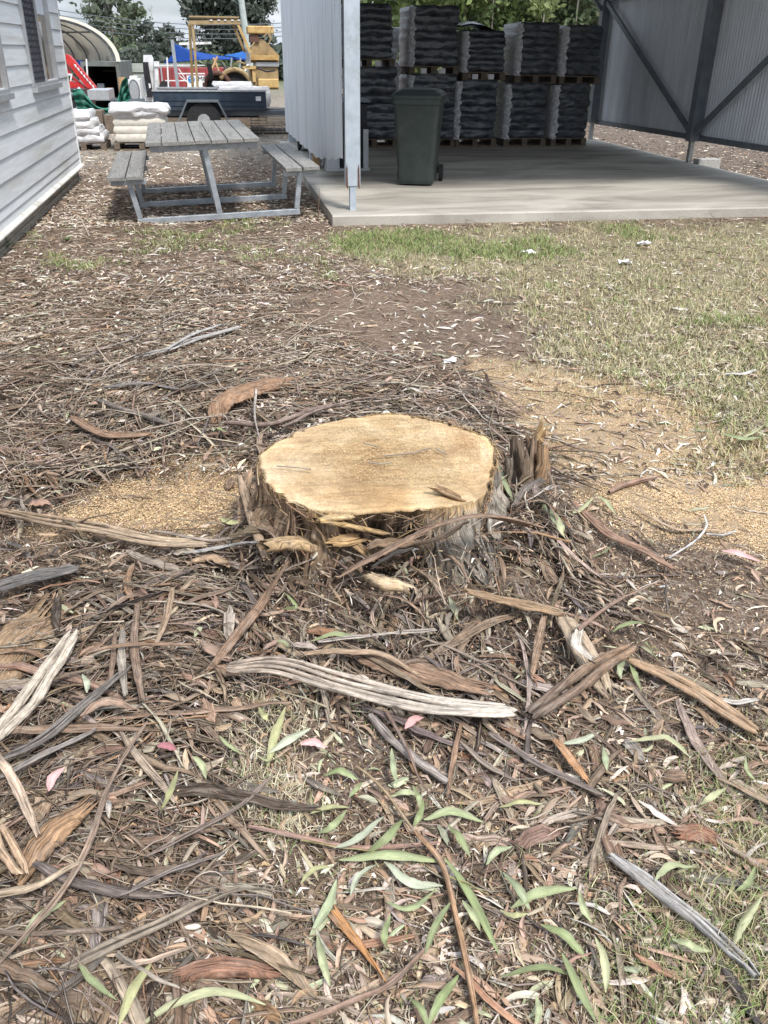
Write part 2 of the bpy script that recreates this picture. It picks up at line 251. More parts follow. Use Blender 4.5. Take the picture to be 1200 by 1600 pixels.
# ------------------------------------------------------------ object helpers
def tag(o, label=None, cat=None, group=None, kind=None):
    if label: o['label'] = label
    if cat: o['category'] = cat
    if group: o['group'] = group
    if kind: o['kind'] = kind
    return o
def root(name, loc, label, cat, group=None):
    o = bpy.data.objects.new(name, None); COL.objects.link(o); o.location = Vector([float(v) for v in loc]); o.empty_display_size = .1
    return tag(o, label, cat, group)
class MB:
    def __init__(s): s.v = []; s.f = []
    def add(s, V, Fc):
        k = len(s.v); s.v += [tuple(float(c) for c in p) for p in V]; s.f += [tuple(i+k for i in f) for f in Fc]; return s
    def box(s, a, b, rz=0., c=None):
        x0, y0, z0 = a; x1, y1, z1 = b
        V = [(x, y, z) for z in (z0, z1) for x, y in ((x0, y0), (x1, y0), (x1, y1), (x0, y1))]
        return s.add(V, [(0, 3, 2, 1), (4, 5, 6, 7), (0, 1, 5, 4), (1, 2, 6, 5), (2, 3, 7, 6), (3, 0, 4, 7)])
    def bar(s, p, q, w, h=None, up=(0, 0, 1)):
        h = h or w; p = Vector(p); q = Vector(q); d = (q-p).normalized(); u = Vector(up)
        if abs(d.dot(u)) > .98: u = Vector((0, 1, 0))
        a = d.cross(u).normalized(); b_ = a.cross(d)
        V = [e+a*i*w/2+b_*j*h/2 for e in (p, q) for i, j in ((-1, -1), (1, -1), (1, 1), (-1, 1))]
        return s.add(V, [(0, 1, 2, 3), (7, 6, 5, 4), (0, 4, 5, 1), (1, 5, 6, 2), (2, 6, 7, 3), (3, 7, 4, 0)])
    def tube(s, pts, r, n=8, cap=True):
        pts = [Vector(p) for p in pts]; rs = r if hasattr(r, '__len__') else [r]*len(pts); V = []; Fc = []
        ref = Vector((.13, .22, 1)).normalized()
        for i, p in enumerate(pts):
            d = (pts[min(i+1, len(pts)-1)]-pts[max(i-1, 0)]).normalized(); rf = ref if abs(d.dot(ref)) < .95 else Vector((1, 0, .1))
            a = d.cross(rf).normalized(); b_ = a.cross(d)
            V += [p+(a*math.cos(t)+b_*math.sin(t))*rs[i] for t in [2*math.pi*k/n for k in range(n)]]
        for i in range(len(pts)-1):
            for k in range(n): Fc.append((i*n+k, i*n+(k+1) % n, (i+1)*n+(k+1) % n, (i+1)*n+k))
        if cap: Fc += [tuple(range(n))[::-1], tuple(range((len(pts)-1)*n, len(pts)*n))]
        return s.add(V, Fc)
    def prism(s, poly, ax, a, b):
        """poly: 2D outline in the plane normal to axis ax, extruded from a to b"""
        def P(u, v, t): return {'x': (t, u, v), 'y': (u, t, v), 'z': (u, v, t)}[ax]
        n = len(poly); V = [P(u, v, a) for u, v in poly]+[P(u, v, b) for u, v in poly]
        return s.add(V, [tuple(range(n))[::-1], tuple(range(n, 2*n))]+[(i, (i+1) % n, n+(i+1) % n, n+i) for i in range(n)])
    def build(s, name, mat, parent=None, smooth=False, bevel=0., base=None, **tags):
        off = Vector(base) if base is not None else (parent_world(parent) if parent else Vector((0, 0, 0)))
        me = bpy.data.meshes.new(name); me.from_pydata([tuple(Vector(p)-off) for p in s.v], [], s.f); me.materials.append(M[mat])
        if smooth: me.shade_smooth()
        me.validate()
        import bmesh
        bm = bmesh.new(); bm.from_mesh(me); bmesh.ops.recalc_face_normals(bm, faces=bm.faces)
        if bevel: bmesh.ops.bevel(bm, geom=bm.edges[:], offset=bevel, segments=1, affect='EDGES', clamp_overlap=True)
        bm.to_mesh(me); bm.free()
        o = bpy.data.objects.new(name, me); COL.objects.link(o)
        if parent: o.parent = parent
        else: o.location = off
        return tag(o, **tags)
def parent_world(p):
    v = Vector((0, 0, 0))
    while p is not None: v += p.location; p = p.parent
    return v
def npmesh(name, V, Q, uv=None, tint=None, mat=None, smooth=True, parent=None, base=None):
    """V (n,3), Q (m,4) quads (triangles repeat nothing: pass (m,3))"""
    V = np.asarray(V, np.float32); Q = np.asarray(Q, np.int32)
    b0 = np.array(base if base is not None else (0, 0, 0), np.float32); me = bpy.data.meshes.new(name)
    k = Q.shape[1]; me.vertices.add(len(V)); me.vertices.foreach_set('co', (V-b0).ravel()); me.loops.add(Q.size)
    me.loops.foreach_set('vertex_index', Q.ravel()); me.polygons.add(len(Q)); me.polygons.foreach_set('loop_start', np.arange(len(Q), dtype=np.int32)*k)
    me.polygons.foreach_set('use_smooth', np.full(len(Q), smooth)); me.update(calc_edges=True)
    if uv is not None: l = me.uv_layers.new(name='UVMap'); l.data.foreach_set('uv', np.asarray(uv, np.float32)[Q.ravel()].ravel())
    if tint is not None:
        a = me.color_attributes.new('tint', 'FLOAT_COLOR', 'POINT'); t = np.ones((len(V), 4), np.float32); t[:, :3] = tint; a.data.foreach_set('color', t.ravel())
    if mat: me.materials.append(M[mat])
    o = bpy.data.objects.new(name, me); COL.objects.link(o)
    if parent: o.parent = parent
    elif base is not None: o.location = [float(v) for v in base]
    return o
def copy_thing(o, loc, label=None, parent=None):
    c = o.copy(); COL.objects.link(c)
    if parent is None: c.location = loc
    else: c.parent = parent
    if label: c['label'] = label
    for ch in list(o.children): copy_thing(ch, None, None, c)
    return c
def resample(p, n):
    """smooth curve through the points, n samples"""
    p = np.asarray(p, float)
    if len(p) == 2: t = np.linspace(0, 1, n)[:, None]; return p[0]*(1-t)+p[1]*t
    q = np.vstack([2*p[0]-p[1], p, 2*p[-1]-p[-2]]); out = []; m = len(p)-1
    for s in np.linspace(0, m-1e-6, n):
        i = int(s); t = s-i; a, b, c, d = q[i:i+4]; out.append(.5*((2*b)+(-a+c)*t+(2*a-5*b+4*c-d)*t*t+(-a+3*b-3*c+d)*t**3))
    return np.array(out)
# cross sections (a across, b through, closed ring?)
CS = {'leaf': (np.array([-1, -.45, 0, .45, 1.]), np.zeros(5), False), 'blade': (np.array([-1, 1.]), np.zeros(2), False), 'flake': (np.array([-1, 0, 1.]), np.zeros(3), False),
      'thin': (np.array([-1, 0, 1, 0.]), np.array([0, .5, 0, -.5]), True),
      'slab': (np.array([-1, -.8, -.45, 0, .45, .8, 1, .7, 0, -.7]), np.array([0, .5, .5, .5, .5, .5, 0, -.5, -.5, -.5]), True),
      'round': (np.cos(np.arange(5)*2*math.pi/5), np.sin(np.arange(5)*2*math.pi/5), True),
      'wide': (np.concatenate([np.linspace(-1, 1, 17), np.linspace(.75, -.75, 5)]), np.concatenate([[0], np.full(15, .5), [0], np.full(5, -.5)]), True)}
def ribbons(spine, W, T, cs, curl=0., roll=0., ridge=0., ragged=0., rag=.9):
    """spine (N,M,3), W (N,M) widths, T (N,) thickness -> V, Q, uv, piece index"""
    a, b, closed = CS[cs]; Nn, Mm, _ = spine.shape; K = len(a)
    t = np.gradient(spine, axis=1); t /= np.linalg.norm(t, axis=2, keepdims=True)+1e-9
    s = np.cross(t, [0, 0, 1.]); s /= np.linalg.norm(s, axis=2, keepdims=True)+1e-6; u = np.cross(s, t)
    roll = np.broadcast_to(np.asarray(roll, float).reshape(-1, 1) if np.ndim(roll) == 1 else roll, (Nn, Mm))[..., None]
    s2 = s*np.cos(roll)+u*np.sin(roll); u2 = -s*np.sin(roll)+u*np.cos(roll)
    T = np.broadcast_to(T, (Nn,)); curl = np.broadcast_to(curl, (Nn,))
    A = np.broadcast_to(a, (Nn, Mm, K)).copy(); Bb = np.broadcast_to(b, (Nn, Mm, K))*T[:, None, None]
    if cs == 'round': off = A*W[..., None]/2; upo = np.broadcast_to(b, (Nn, Mm, K))*W[..., None]/2
    else:
        if ragged: A = A*(1+ragged*(rng.random((Nn, Mm, K))-.5))
        off = A*W[..., None]/2; upo = Bb+curl[:, None, None]*W[..., None]/2*(A**2)
    if ridge:
        rr = (rng.random((Nn, 1, K))-.5)*.8+(rng.random((Nn, Mm, K))-.5)*.5; upo = upo+ridge*rr*W[..., None]*(np.abs(b) > 0 if cs != 'round' else 1)
    V = spine[:, :, None, :]+s2[:, :, None, :]*off[..., None]+u2[:, :, None, :]*upo[..., None]
    if cs in ('slab', 'wide', 'thin') and rag:
        for e, sg in ((0, -1), (-1, 1)): V[:, e] += sg*t[:, e, None, :]*(W[:, e, None, None]*rag*(rng.random((Nn, K, 1))*1.6-.5)+.006*(rng.random((Nn, K, 1))-.3)*(W[:, e, None, None] > .006))
    du = np.concatenate([np.zeros((Nn, 1)), np.cumsum(np.linalg.norm(np.diff(spine, axis=1), axis=2), axis=1)], axis=1)
    uo = rng.random((Nn, 1, 1))*40; uu = du[..., None]+uo+0*A
    vv = (np.cumsum(np.abs(np.diff(np.concatenate([a[:1], a]))))+0)*.5
    vv = np.broadcast_to(vv, A.shape)*W[..., None]+rng.random((Nn, 1, 1))*9
    i = np.arange(Nn)[:, None, None]*Mm*K; m_ = np.arange(Mm-1)[None, :, None]*K; k = np.arange(K if closed else K-1)[None, None, :]; k2 = (k+1) % K
    Q = np.stack([i+m_+k, i+m_+k2, i+m_+K+k2, i+m_+K+k], -1).reshape(-1, 4)
    return V.reshape(-1, 3), Q, np.stack([uu, vv], -1).reshape(-1, 2), np.repeat(np.arange(Nn), Mm*K), len(Q)//Nn
def spines(x, y, head, length, Mm, bend=0., wob=0., lift=0., arch=0., follow=True, pitch=0.):
    n = len(x); t = np.linspace(-.5, .5, Mm)[None, :]; h = head[:, None]+np.asarray(bend).reshape(-1, 1)*t+wob*(rng.random((n, Mm))-.5)
    ds = (length/(Mm-1))[:, None]; dx = np.cos(h)*ds; dy = np.sin(h)*ds
    X = np.cumsum(dx, 1); Yy = np.cumsum(dy, 1); X += x[:, None]-X.mean(1, keepdims=True); Yy += y[:, None]-Yy.mean(1, keepdims=True)
    Z = gh(X, Yy)
    if not follow: Z = Z.max(1, keepdims=True)*.5+Z.mean(1, keepdims=True)*.5+0*Z
    Z = Z+np.asarray(lift).reshape(-1, 1)+np.asarray(arch).reshape(-1, 1)*(1-4*t*t)+np.asarray(pitch).reshape(-1, 1)*(t+.5)*length[:, None]
    return np.stack([X, Yy, Z], -1)
def wprof(kind, Mm, n):
    t = np.linspace(0, 1, Mm)
    if kind == 'leaf': p = np.sin(np.pi*np.clip(t*.97+.02, 0, 1)**.8)**.85
    elif kind == 'taper': p = (1-t)*.9+.1
    elif kind == 'both': p = np.sin(np.pi*(t*.9+.05))**.5
    else: p = np.ones(Mm)
    return np.broadcast_to(p, (n, Mm))
# ------------------------------------------------------------ areas on the ground (outlines read off at ground level)
def poly(pts): return np.array([G(*p, z=0)[:2] for p in pts])
def inside(P, x, y):
    r = np.zeros(np.shape(x), bool); j = len(P)-1
    for i in range(len(P)):
        xi, yi = P[i]; xj, yj = P[j]; c = ((yi > y) != (yj > y)) & (x < (xj-xi)*(y-yi)/(yj-yi+1e-12)+xi); r ^= c; j = i
    return r
PG = poly([(500, 372), (760, 356), (1000, 352), (1230, 346), (1700, 350), (1800, 760), (1230, 700), (1130, 690), (1010, 640), (900, 570), (855, 500), (790, 440), (640, 425), (540, 405)])
PG2 = poly([(1500, 1050), (1200, 1100), (1080, 1180), (1010, 1290), (960, 1430), (900, 1500), (930, 1700), (1500, 1750)])
PG3 = poly([(380, 1100), (480, 1120), (450, 1300), (330, 1250)])
PS1 = poly([(100, 790), (150, 745), (250, 715), (400, 690), (430, 760), (420, 835), (330, 850), (130, 850), (60, 840)])
PS2 = poly([(720, 570), (900, 575), (1040, 625), (1140, 675), (1290, 700), (1330, 830), (1160, 850), (1000, 815), (900, 760), (830, 700), (780, 660)])
PS3 = poly([(325, 570), (400, 572), (400, 602), (330, 604)])
PB = poly([(-500, 560), (150, 570), (330, 590), (480, 600), (760, 610), (830, 690), (880, 800), (950, 900), (960, 1000), (850, 1130), (760, 1150), (560, 1120), (400, 1130), (330, 1260), (400, 1400), (300, 1500), (200, 1700), (-700, 1700)])
PT = poly([(-300, 440), (300, 455), (600, 450), (640, 560), (780, 600), (430, 660), (380, 740), (-400, 840)])
PD = poly([(430, 460), (560, 452), (820, 440), (890, 560), (790, 600), (640, 570), (470, 520)]); PD2 = poly([(400, 1110), (560, 1140), (700, 1230), (640, 1340), (480, 1370), (330, 1320), (330, 1180)]); PD3 = poly([(900, 850), (1120, 820), (1300, 840), (1300, 1020), (1080, 1010), (960, 960)])
def soft(P, x, y, j=.12):
    """share of jittered copies of the point that fall inside: a ragged soft edge"""
    a = np.zeros(np.shape(x))
    nx = (fbm(x, y, 2.2, 4, 9)-.5)*.9*max(j*4, .3); ny = (fbm(x, y, 2.2, 4, 12)-.5)*.9*max(j*4, .3)
    for dx, dy in ((0, 0), (j, 0), (-j, 0), (0, j), (0, -j)): a = a+inside(P, x+dx+nx, y+dy+ny)
    return a/5
def scatter(n, box=(-350, 345, 1550, 1680), prob=None, pw=1.):
    out = []; tot = 0
    while tot < n:
        px = rng.uniform(box[0], box[2], 20000); py = box[1]+(box[3]-box[1])*rng.random(20000)**pw
        d = RT[None]*((px-600)/F)[:, None]-UP[None]*((py-800)/F)[:, None]+FW[None]; k = (0-CH)/d[:, 2]; x = d[:, 0]*k; y = d[:, 1]*k
        ok = (y < 60) & ~((x > 1.04) & (x < 7.3) & (y > 8.72) & (y < 16.9)) & ~((x < -1.88) & (y > 2) & (y < 12.7))
        if prob is not None: ok &= rng.random(len(x)) < prob(x, y)
        ok &= ~(((x-SX)/.40)**2+((y-SY)/.34)**2 < .8)
        out.append(np.stack([x[ok], y[ok]], 1)); tot += ok.sum()
    o = np.concatenate(out)[:n]; return o[:, 0], o[:, 1]
def palette(n, cols, wts, jit=.25):
    c = np.array(cols)[rng.choice(len(cols), n, p=np.array(wts)/sum(wts))]; return np.clip(c*(1+jit*(rng.random((n, 1))*2-1))*(1+.06*(rng.random((n, 3))*2-1)), .005, .9)
# ============================================================ STRUCTURE: ground
def ground():
    def axis(lo, hi, a, b, st):
        c = list(np.arange(a, b, st)); x = b; s = st
        while x < hi: c.append(x); s *= 1.09; x += s
        c.append(hi); x = a; s = st
        while x > lo: s *= 1.09; x -= s; c.append(max(x, lo))
        return np.array(sorted(set(c)))
    xs = axis(-600, 700, -2.2, 3.2, .028); ys = axis(-40, 900, .5, 6, .028)
    X, Yy = np.meshgrid(xs, ys); Z = gh(X, Yy)
    near = np.exp(-((X-.3)**2+(Yy-2.5)**2)/14); Z = Z+(fbm(X, Yy, 22, 2, 3)-.5)*.014*near
    x = X.ravel(); y = Yy.ravel(); n = len(x)
    dirt = np.array([.150, .106, .078]); c = np.tile(dirt, (n, 1))*(0.8+.5*fbm(x, y, .9, 4, 4))[:, None]
    g = soft(PG, x, y, .3)[:, None]; c = c*(1-g*.85)+np.array([.27, .235, .145])*g*.85
    g2 = soft(PG2, x, y, .08)[:, None]*.5; c = c*(1-g2)+np.array([.15, .125, .075])*g2
    for P_, k in ((PS1, .8), (PS2, .62), (PS3, .7)):
        s = soft(P_, x, y, .12)[:, None]*k; c = c*(1-s)+np.array([.52, .375, .22])*s
    yard = np.clip((y-13)/3, 0, 1)[:, None]; c = c*(1-yard)+np.array([.24, .21, .175])*yard
    far = np.clip((y-60)/30, 0, 1)[:, None]; c = c*(1-far)+np.array([.10, .12, .06])*far
    back = ((x > 7.2) & (y > 8))[:, None]; c = np.where(back, np.array([.13, .10, .08]), c)
    ny, nx = X.shape; i = (np.arange(ny-1)[:, None]*nx+np.arange(nx-1)[None, :]).ravel(); Q = np.stack([i, i+1, i+nx+1, i+nx], 1)
    o = npmesh('ground', np.stack([x, y, Z.ravel()], 1), Q, tint=c, mat='soil'); o['kind'] = 'structure'
ground()
# ============================================================ house on the left
HX = -1.85; HY0, HY1 = 2.0, 12.66
def house():
    r = root('weatherboard_house', (HX-1, 8, 0), 'pale grey weatherboard house wall along the left edge with screened windows', 'house')
    MB().box((-7, HY0, .22), (HX-.035, HY1-.02, 3.1)).build('wall', 'weatherboard', r)
    MB().box((-6.9, HY0+.05, -.05), (HX-.07, HY1-.06, .165)).build('base_wall', 'inside_shade', r)
    zs = [.20, .28, .365] + [.365+.1735*k for k in range(1, 16)]
    wins = [(7.5, 8.95, 1.19, 2.6), (10.2, 11.78, 1.19, 2.6)]
    for i in range(len(zs)-1):
        z0, z1 = zs[i], zs[i+1]; segs = [(HY0, HY1)]
        for (a, b, c, d) in wins:
            if z0 > c-.12 and z0 < d:
                segs = [s for q in segs for s in ((q[0], min(q[1], a-.02)), (max(q[0], b+.02), q[1])) if s[1]-s[0] > .05] if True else segs
        for (a, b) in segs:
            m = MB(); m.prism([(HX-.03, z0-.012), (HX+.003, z0-.008), (HX-.012, z1-.003), (HX-.03, z1-.003)], 'y', a, b)
            m.build('weatherboard', 'weatherboard', r)
    MB().prism([(HX-.05, .165), (HX+.045, .165), (HX+.045, .178), (HX+.0, .20), (HX-.05, .20)], 'y', HY0, HY1+.04).build('ledge_strip', 'house_trim', r)
    y = HY0
    while y < HY1-.1:
        L_ = random.uniform(1.1, 1.5); e = min(y+L_, HY1-.02)
        MB().box((HX-.066, y+.004, -.06), (HX-.03+random.uniform(-.004, .006), e-.006, .06)).build('skirt_board', 'skirt_board', r)
        MB().box((HX-.066, y+.004, .066), (HX-.036+random.uniform(-.004, .006), e-.006, .164)).build('skirt_board', 'skirt_board', r); y = e
    MB().box((HX-.09, HY1-.018, .2), (HX+.012, HY1+.012, 3.1)).build('corner_trim', 'weatherboard', r)
    MB().prism([(-7.3, 3.1), (HX+.35, 3.1), (HX+.35, 3.2), (-4.4, 4.3), (-7.3, 3.6)], 'y', HY0-.4, HY1+.4).build('roof', 'roof_sheet', r)
    for wi, (a, b, z0, z1) in enumerate(wins):
        fr = MB()
        for (p, q) in (((HX-.03, a-.02, z0), (HX+.028, a+.03, z1)), ((HX-.03, b-.03, z0), (HX+.028, b+.02, z1)), ((HX-.03, a+.03, z1-.05), (HX+.028, b-.03, z1)), ((HX-.03, a+.03, z0), (HX+.03, b-.03, z0+.03)), ((HX-.03, .5*(a+b)-.0, z0+.03), (HX+.024, .5*(a+b)+.05, z1-.05))): fr.box(p, q)
        w_ = fr.build('window', 'aluminium', r)
        MB().box((HX-.06, a-.03, z0-.05), (HX+.055, b+.03, z0-.002)).build('sill', 'aluminium', w_)
        MB().box((HX-.03, .5*(a+b)+.05, z0+.03), (HX-.022, b-.03, z0+.68)).build('pane', 'window_glass', w_)
        MB().box((HX-.03, .5*(a+b)+.05, z0+.684), (HX-.02, b-.03, z1-.05)).build('blind', 'curtain', w_)
        MB().box((HX-.034, a+.03, z0+.03), (HX-.026, .5*(a+b), z1-.05)).build('lace_curtain', 'curtain', w_)
        g = MB(); yy = a+.045
        k = 0
        while yy < .5*(a+b)-.01:
            g.box((HX+.006, yy, z0+.03), (HX+.014, yy+.013, z1-.05)); yy += .075
        zz = z0+.06
        while zz < z1-.08:
            g.box((HX-.004, a+.03, zz), (HX+.005, .5*(a+b), zz+.022)); zz += .058
        g.build('security_grille', 'sign_black', w_)
house()
# ============================================================ shed
SX0, SX1, SY0, SY1 = 1.06, 7.14, 8.80, 16.75
def shed():
    m = MB(); n = 60; V = []; Fc = []
    # slab with a slightly worn front edge
    for i in range(n+1):
        x = SX0+(SX1-SX0)*i/n; d = .012*random.random()
        V += [(x, SY0+d, -.12), (x, SY0-.004+d, .086), (x, SY0+.016+d, .1), (x, SY1, .1)]
    for i in range(n):
        for j in range(3): a = i*4+j; Fc.append((a, a+4, a+5, a+1))
    m.add(V, Fc); m.add([(SX0, SY0, -.12), (SX0, SY0+.01, .1), (SX0, SY1, .1), (SX0, SY1, -.12)], [(0, 1, 2, 3)]); m.add([(SX1, SY0, -.12), (SX1, SY0+.01, .1), (SX1, SY1, .1), (SX1, SY1, -.12)], [(0, 1, 2, 3)])
    o = m.build('concrete_slab', 'slab_concrete'); o['kind'] = 'structure'
    r = root('steel_shed', (4, 12.5, .1), 'open fronted grey steel shed with corrugated side wall over a concrete slab', 'shed')
    ys = [9.13, 12.85, 16.62]
    # left side: posts and ribbed sheets with a ragged rising foot
    for i, y in enumerate(ys):
        c = MB(); x0 = 1.235
        z0 = .34 if i == 0 else .1
        c.box((x0, y-.05, z0), (x0+.15, y-.044, 3.75)).box((x0, y-.044, z0), (x0+.006, y+.05, 3.75)).box((x0+.144, y-.044, z0), (x0+.15, y+.05, 3.75)).box((x0, y+.05, z0), (x0+.018, y+.056, 3.75)).box((x0+.13, y+.05, z0), (x0+.15, y+.056, 3.75))
        p = c.build('post', 'galv_post', r)
        if i == 0:
            c = MB(); c.box((x0+.045, y-.04, .1), (x0+.105, y+.04, .62)); c.build('post_stub', 'galv_post', p)
            c = MB()
            for s in (x0-.002, x0+.118): c.add([(s+.004, y-.054, .33), (s+.026, y-.054, .31), (s+.022, y-.054, .5), (s+.016, y-.054, .55), (s+.004, y-.054, .5), (s+.004, y-.051, .33), (s+.026, y-.051, .31), (s+.022, y-.051, .5), (s+.016, y-.051, .55), (s+.004, y-.051, .5)], [(0, 1, 2, 3, 4), (5, 6, 7, 8, 9), (0, 1, 6, 5), (1, 2, 7, 6), (2, 3, 8, 7), (3, 4, 9, 8), (4, 0, 5, 9)])
            c.build('rust_patch', 'rust', p)
    def sheets(x, ya, yb, zf, zt, pitch, depth, wide, mat, name, steps):
        y = ya; k = 0
        while y < yb-.05:
            e = min(y+wide, yb); n = max(2, int(round((e-y)/pitch*steps))); V = []; Fc = []
            for i in range(n+1):
                yy = y+(e-y)*i/n; ph = (yy/pitch) % 1
                d = depth*math.sin(2*math.pi*ph)/2 if steps == 6 else (depth if ph < .22 else 0)
                zb = zf(yy)
                for t in range(2): V.append((x+d+.0015*(k % 2), yy, zb if t == 0 else zt))
                for t in range(2): V.append((x+d+.0015*(k % 2)+.0012, yy, zb if t == 0 else zt))
            for i in range(n):
                a = i*4; Fc += [(a, a+4, a+5, a+1), (a+2, a+3, a+7, a+6), (a, a+2, a+6, a+4), (a+1, a+5, a+7, a+3)]
            m = MB(); m.add(V, Fc); m.build(name, mat, r); y = e; k += 1
    def leftfoot(y):
        t = (y-9.06)/7.7; return .60-.20*min(1, t*3.2)-.13*t+.012*math.sin(y*9)
    sheets(1.205, 9.06, 16.72, leftfoot, 3.7, .19, -.012, .76, 'galv_sheet', 'wall_sheet', 9)
    for z in (1.1, 2.0, 2.9): MB().box((1.212, 9.2, z), (1.234, 16.6, z+.08)).build('girt', 'galv_post', r)
    # right side: corrugated wall, posts, rails, braces
    rx = 7.2
    yr = [9.1, 12.95, 16.85]
    sheets(rx, 7.6, 16.9, lambda y: .50-.010*(y-9.1), 3.7, .076, .019, .80, 'inner_sheet', 'wall_sheet', 6)
    MB().bar((rx-.03, 7.6, .50), (rx-.03, 16.9, .40), .05, .075).build('bottom_rail', 'dark_steel', r)
    for y in yr[1:]+[9.1]:
        c = MB(); zb = .1; x1 = rx-.045
        c.box((x1-.15, y-.075, zb+.30), (x1, y-.069, 3.75)).box((x1-.15, y-.069, zb+.30), (x1-.144, y+.075, 3.75)).box((x1-.02, y-.069, zb+.3), (x1, y+.075, 3.75))
        c.build('post', 'dark_steel', r)
        c = MB(); c.box((x1-.11, y-.05, zb-.05), (x1-.05, y+.03, zb+.33)); c.build('post_stub', 'concrete_block', r)
    xb = rx-.14
    MB().bar((xb, 16.75, 2.36), (xb, 13.0, .52), .05, .07).build('brace', 'dark_steel', r)
    MB().bar((xb, 12.9, .50), (xb, 9.15, 2.9), .05, .07).build('brace', 'dark_steel', r)
    MB().bar((xb+.03, 7.6, 2.42), (xb+.03, 16.8, 2.42), .05, .07).build('girt', 'dark_steel', r)
    MB().bar((xb-.05, 16.85, 2.25), (xb-.75, 16.85, 3.0), .05, .06).build('knee_brace', 'dark_steel', r)
    for y in (9.1, 12.9, 16.78): MB().bar((1.25, y, 3.7), (rx, y, 3.7), .08, .14).build('rafter', 'dark_steel', r)
    for k in range(5): MB().bar((1.3+k*1.45, 8.9, 3.79), (1.3+k*1.45, 16.9, 3.79), .06, .03).build('purlin', 'dark_steel', r)
    m = MB(); V = []; Fc = []; n = 240
    for i in range(n+1):
        x = .95+6.5*i/n; z = 3.825+.009*math.sin(i*math.pi/1.5)
        V += [(x, 8.6, z), (x, 17.1, z), (x, 8.6, z+.002), (x, 17.1, z+.002)]
    for i in range(n): a = i*4; Fc += [(a, a+4, a+5, a+1), (a+2, a+3, a+7, a+6)]
    m.add(V, Fc).build('roof', 'roof_sheet', r)
    b = G(1105, 256, z=.1); MB().box((b[0]-.17, b[1]-.05, .02), (b[0]+.19, b[1]+.12, .17)).build('concrete_block', 'concrete_block', bevel=.006, base=(b[0], b[1], .02), label='grey concrete block lying beside the middle post of the corrugated wall', cat='block')
shed()
# ============================================================ bins, pallets, cabinet
def lathe_box(secs):
    """secs: list of (cx,cy,z,hx,hy,r) rounded-rectangle rings joined upward"""
    m = MB(); V = []; Fc = []; K = 16
    for (cx, cy, z, hx, hy, r) in secs:
        for q, (sx, sy, a0) in enumerate(((1, 1, 0), (-1, 1, 90), (-1, -1, 180), (1, -1, 270))):
            for j in range(4):
                t = math.radians(a0+30*j); V.append((cx+sx*(hx-r)+r*math.cos(t), cy+sy*(hy-r)+r*math.sin(t), z))
    for i in range(len(secs)-1):
        for k in range(K): Fc.append((i*K+k, i*K+(k+1) % K, (i+1)*K+(k+1) % K, (i+1)*K+k))
    Fc += [tuple(range(K))[::-1], tuple(range((len(secs)-1)*K, len(secs)*K))]
    m.add(V, Fc); return m
def wheelie_bin():
    p = G(661, 292, z=.1); r = root('wheelie_bin', (p[0], p[1]+.33, .1), 'dark green wheelie bin standing on the concrete slab in front of the wrapped pallets', 'bin')
    o = (0, 0, 0)
    body = lathe_box([(0, 0, .02, .205, .25, .05), (0, 0, .06, .215, .26, .05), (0, 0, .5, .245, .30, .05), (0, 0, .90, .272, .335, .05), (0, 0, .905, .288, .35, .05), (0, 0, .965, .29, .352, .05)]).build('body', 'bin_green', r, smooth=False, base=o)
    lid = lathe_box([(0, .0, .967, .300, .362, .05), (0, .0, 1.0, .302, .365, .05), (0, 0, 1.003, .292, .355, .05), (0, .01, 1.03, .275, .33, .07), (0, .02, 1.06, .22, .28, .1), (0, .03, 1.07, .12, .18, .1)]).build('lid', 'bin_green', r, base=o)
    for s in (-1, 1):
        MB().tube([(s*.24, .30, .1), (s*.285, .30, .1)], .1, 18).build('wheel', 'rubber', r, base=o)
        MB().bar((s*.2, .22, .25), (s*.255, .30, .1), .03, .05).build('wheel_bracket', 'bin_green', r, base=o)
        MB().bar((s*.2, .36, .93), (s*.2, .46, .98), .04, .05).build('handle_arm', 'bin_green', r, base=o)
    MB().tube([(-.23, .47, .98), (.23, .47, .98)], .018, 8).build('handle', 'bin_green', r, base=o)
    MB().tube([(-.26, .30, .1), (.26, .30, .1)], .012, 8).build('axle', 'dark_steel', r, base=o)
    MB().bar((.29, 0, .93), (.345, 0, .96), .05, .03).build('side_lug', 'bin_green', r, base=o)
    r.rotation_euler = (0, 0, math.radians(-19))
wheelie_bin()
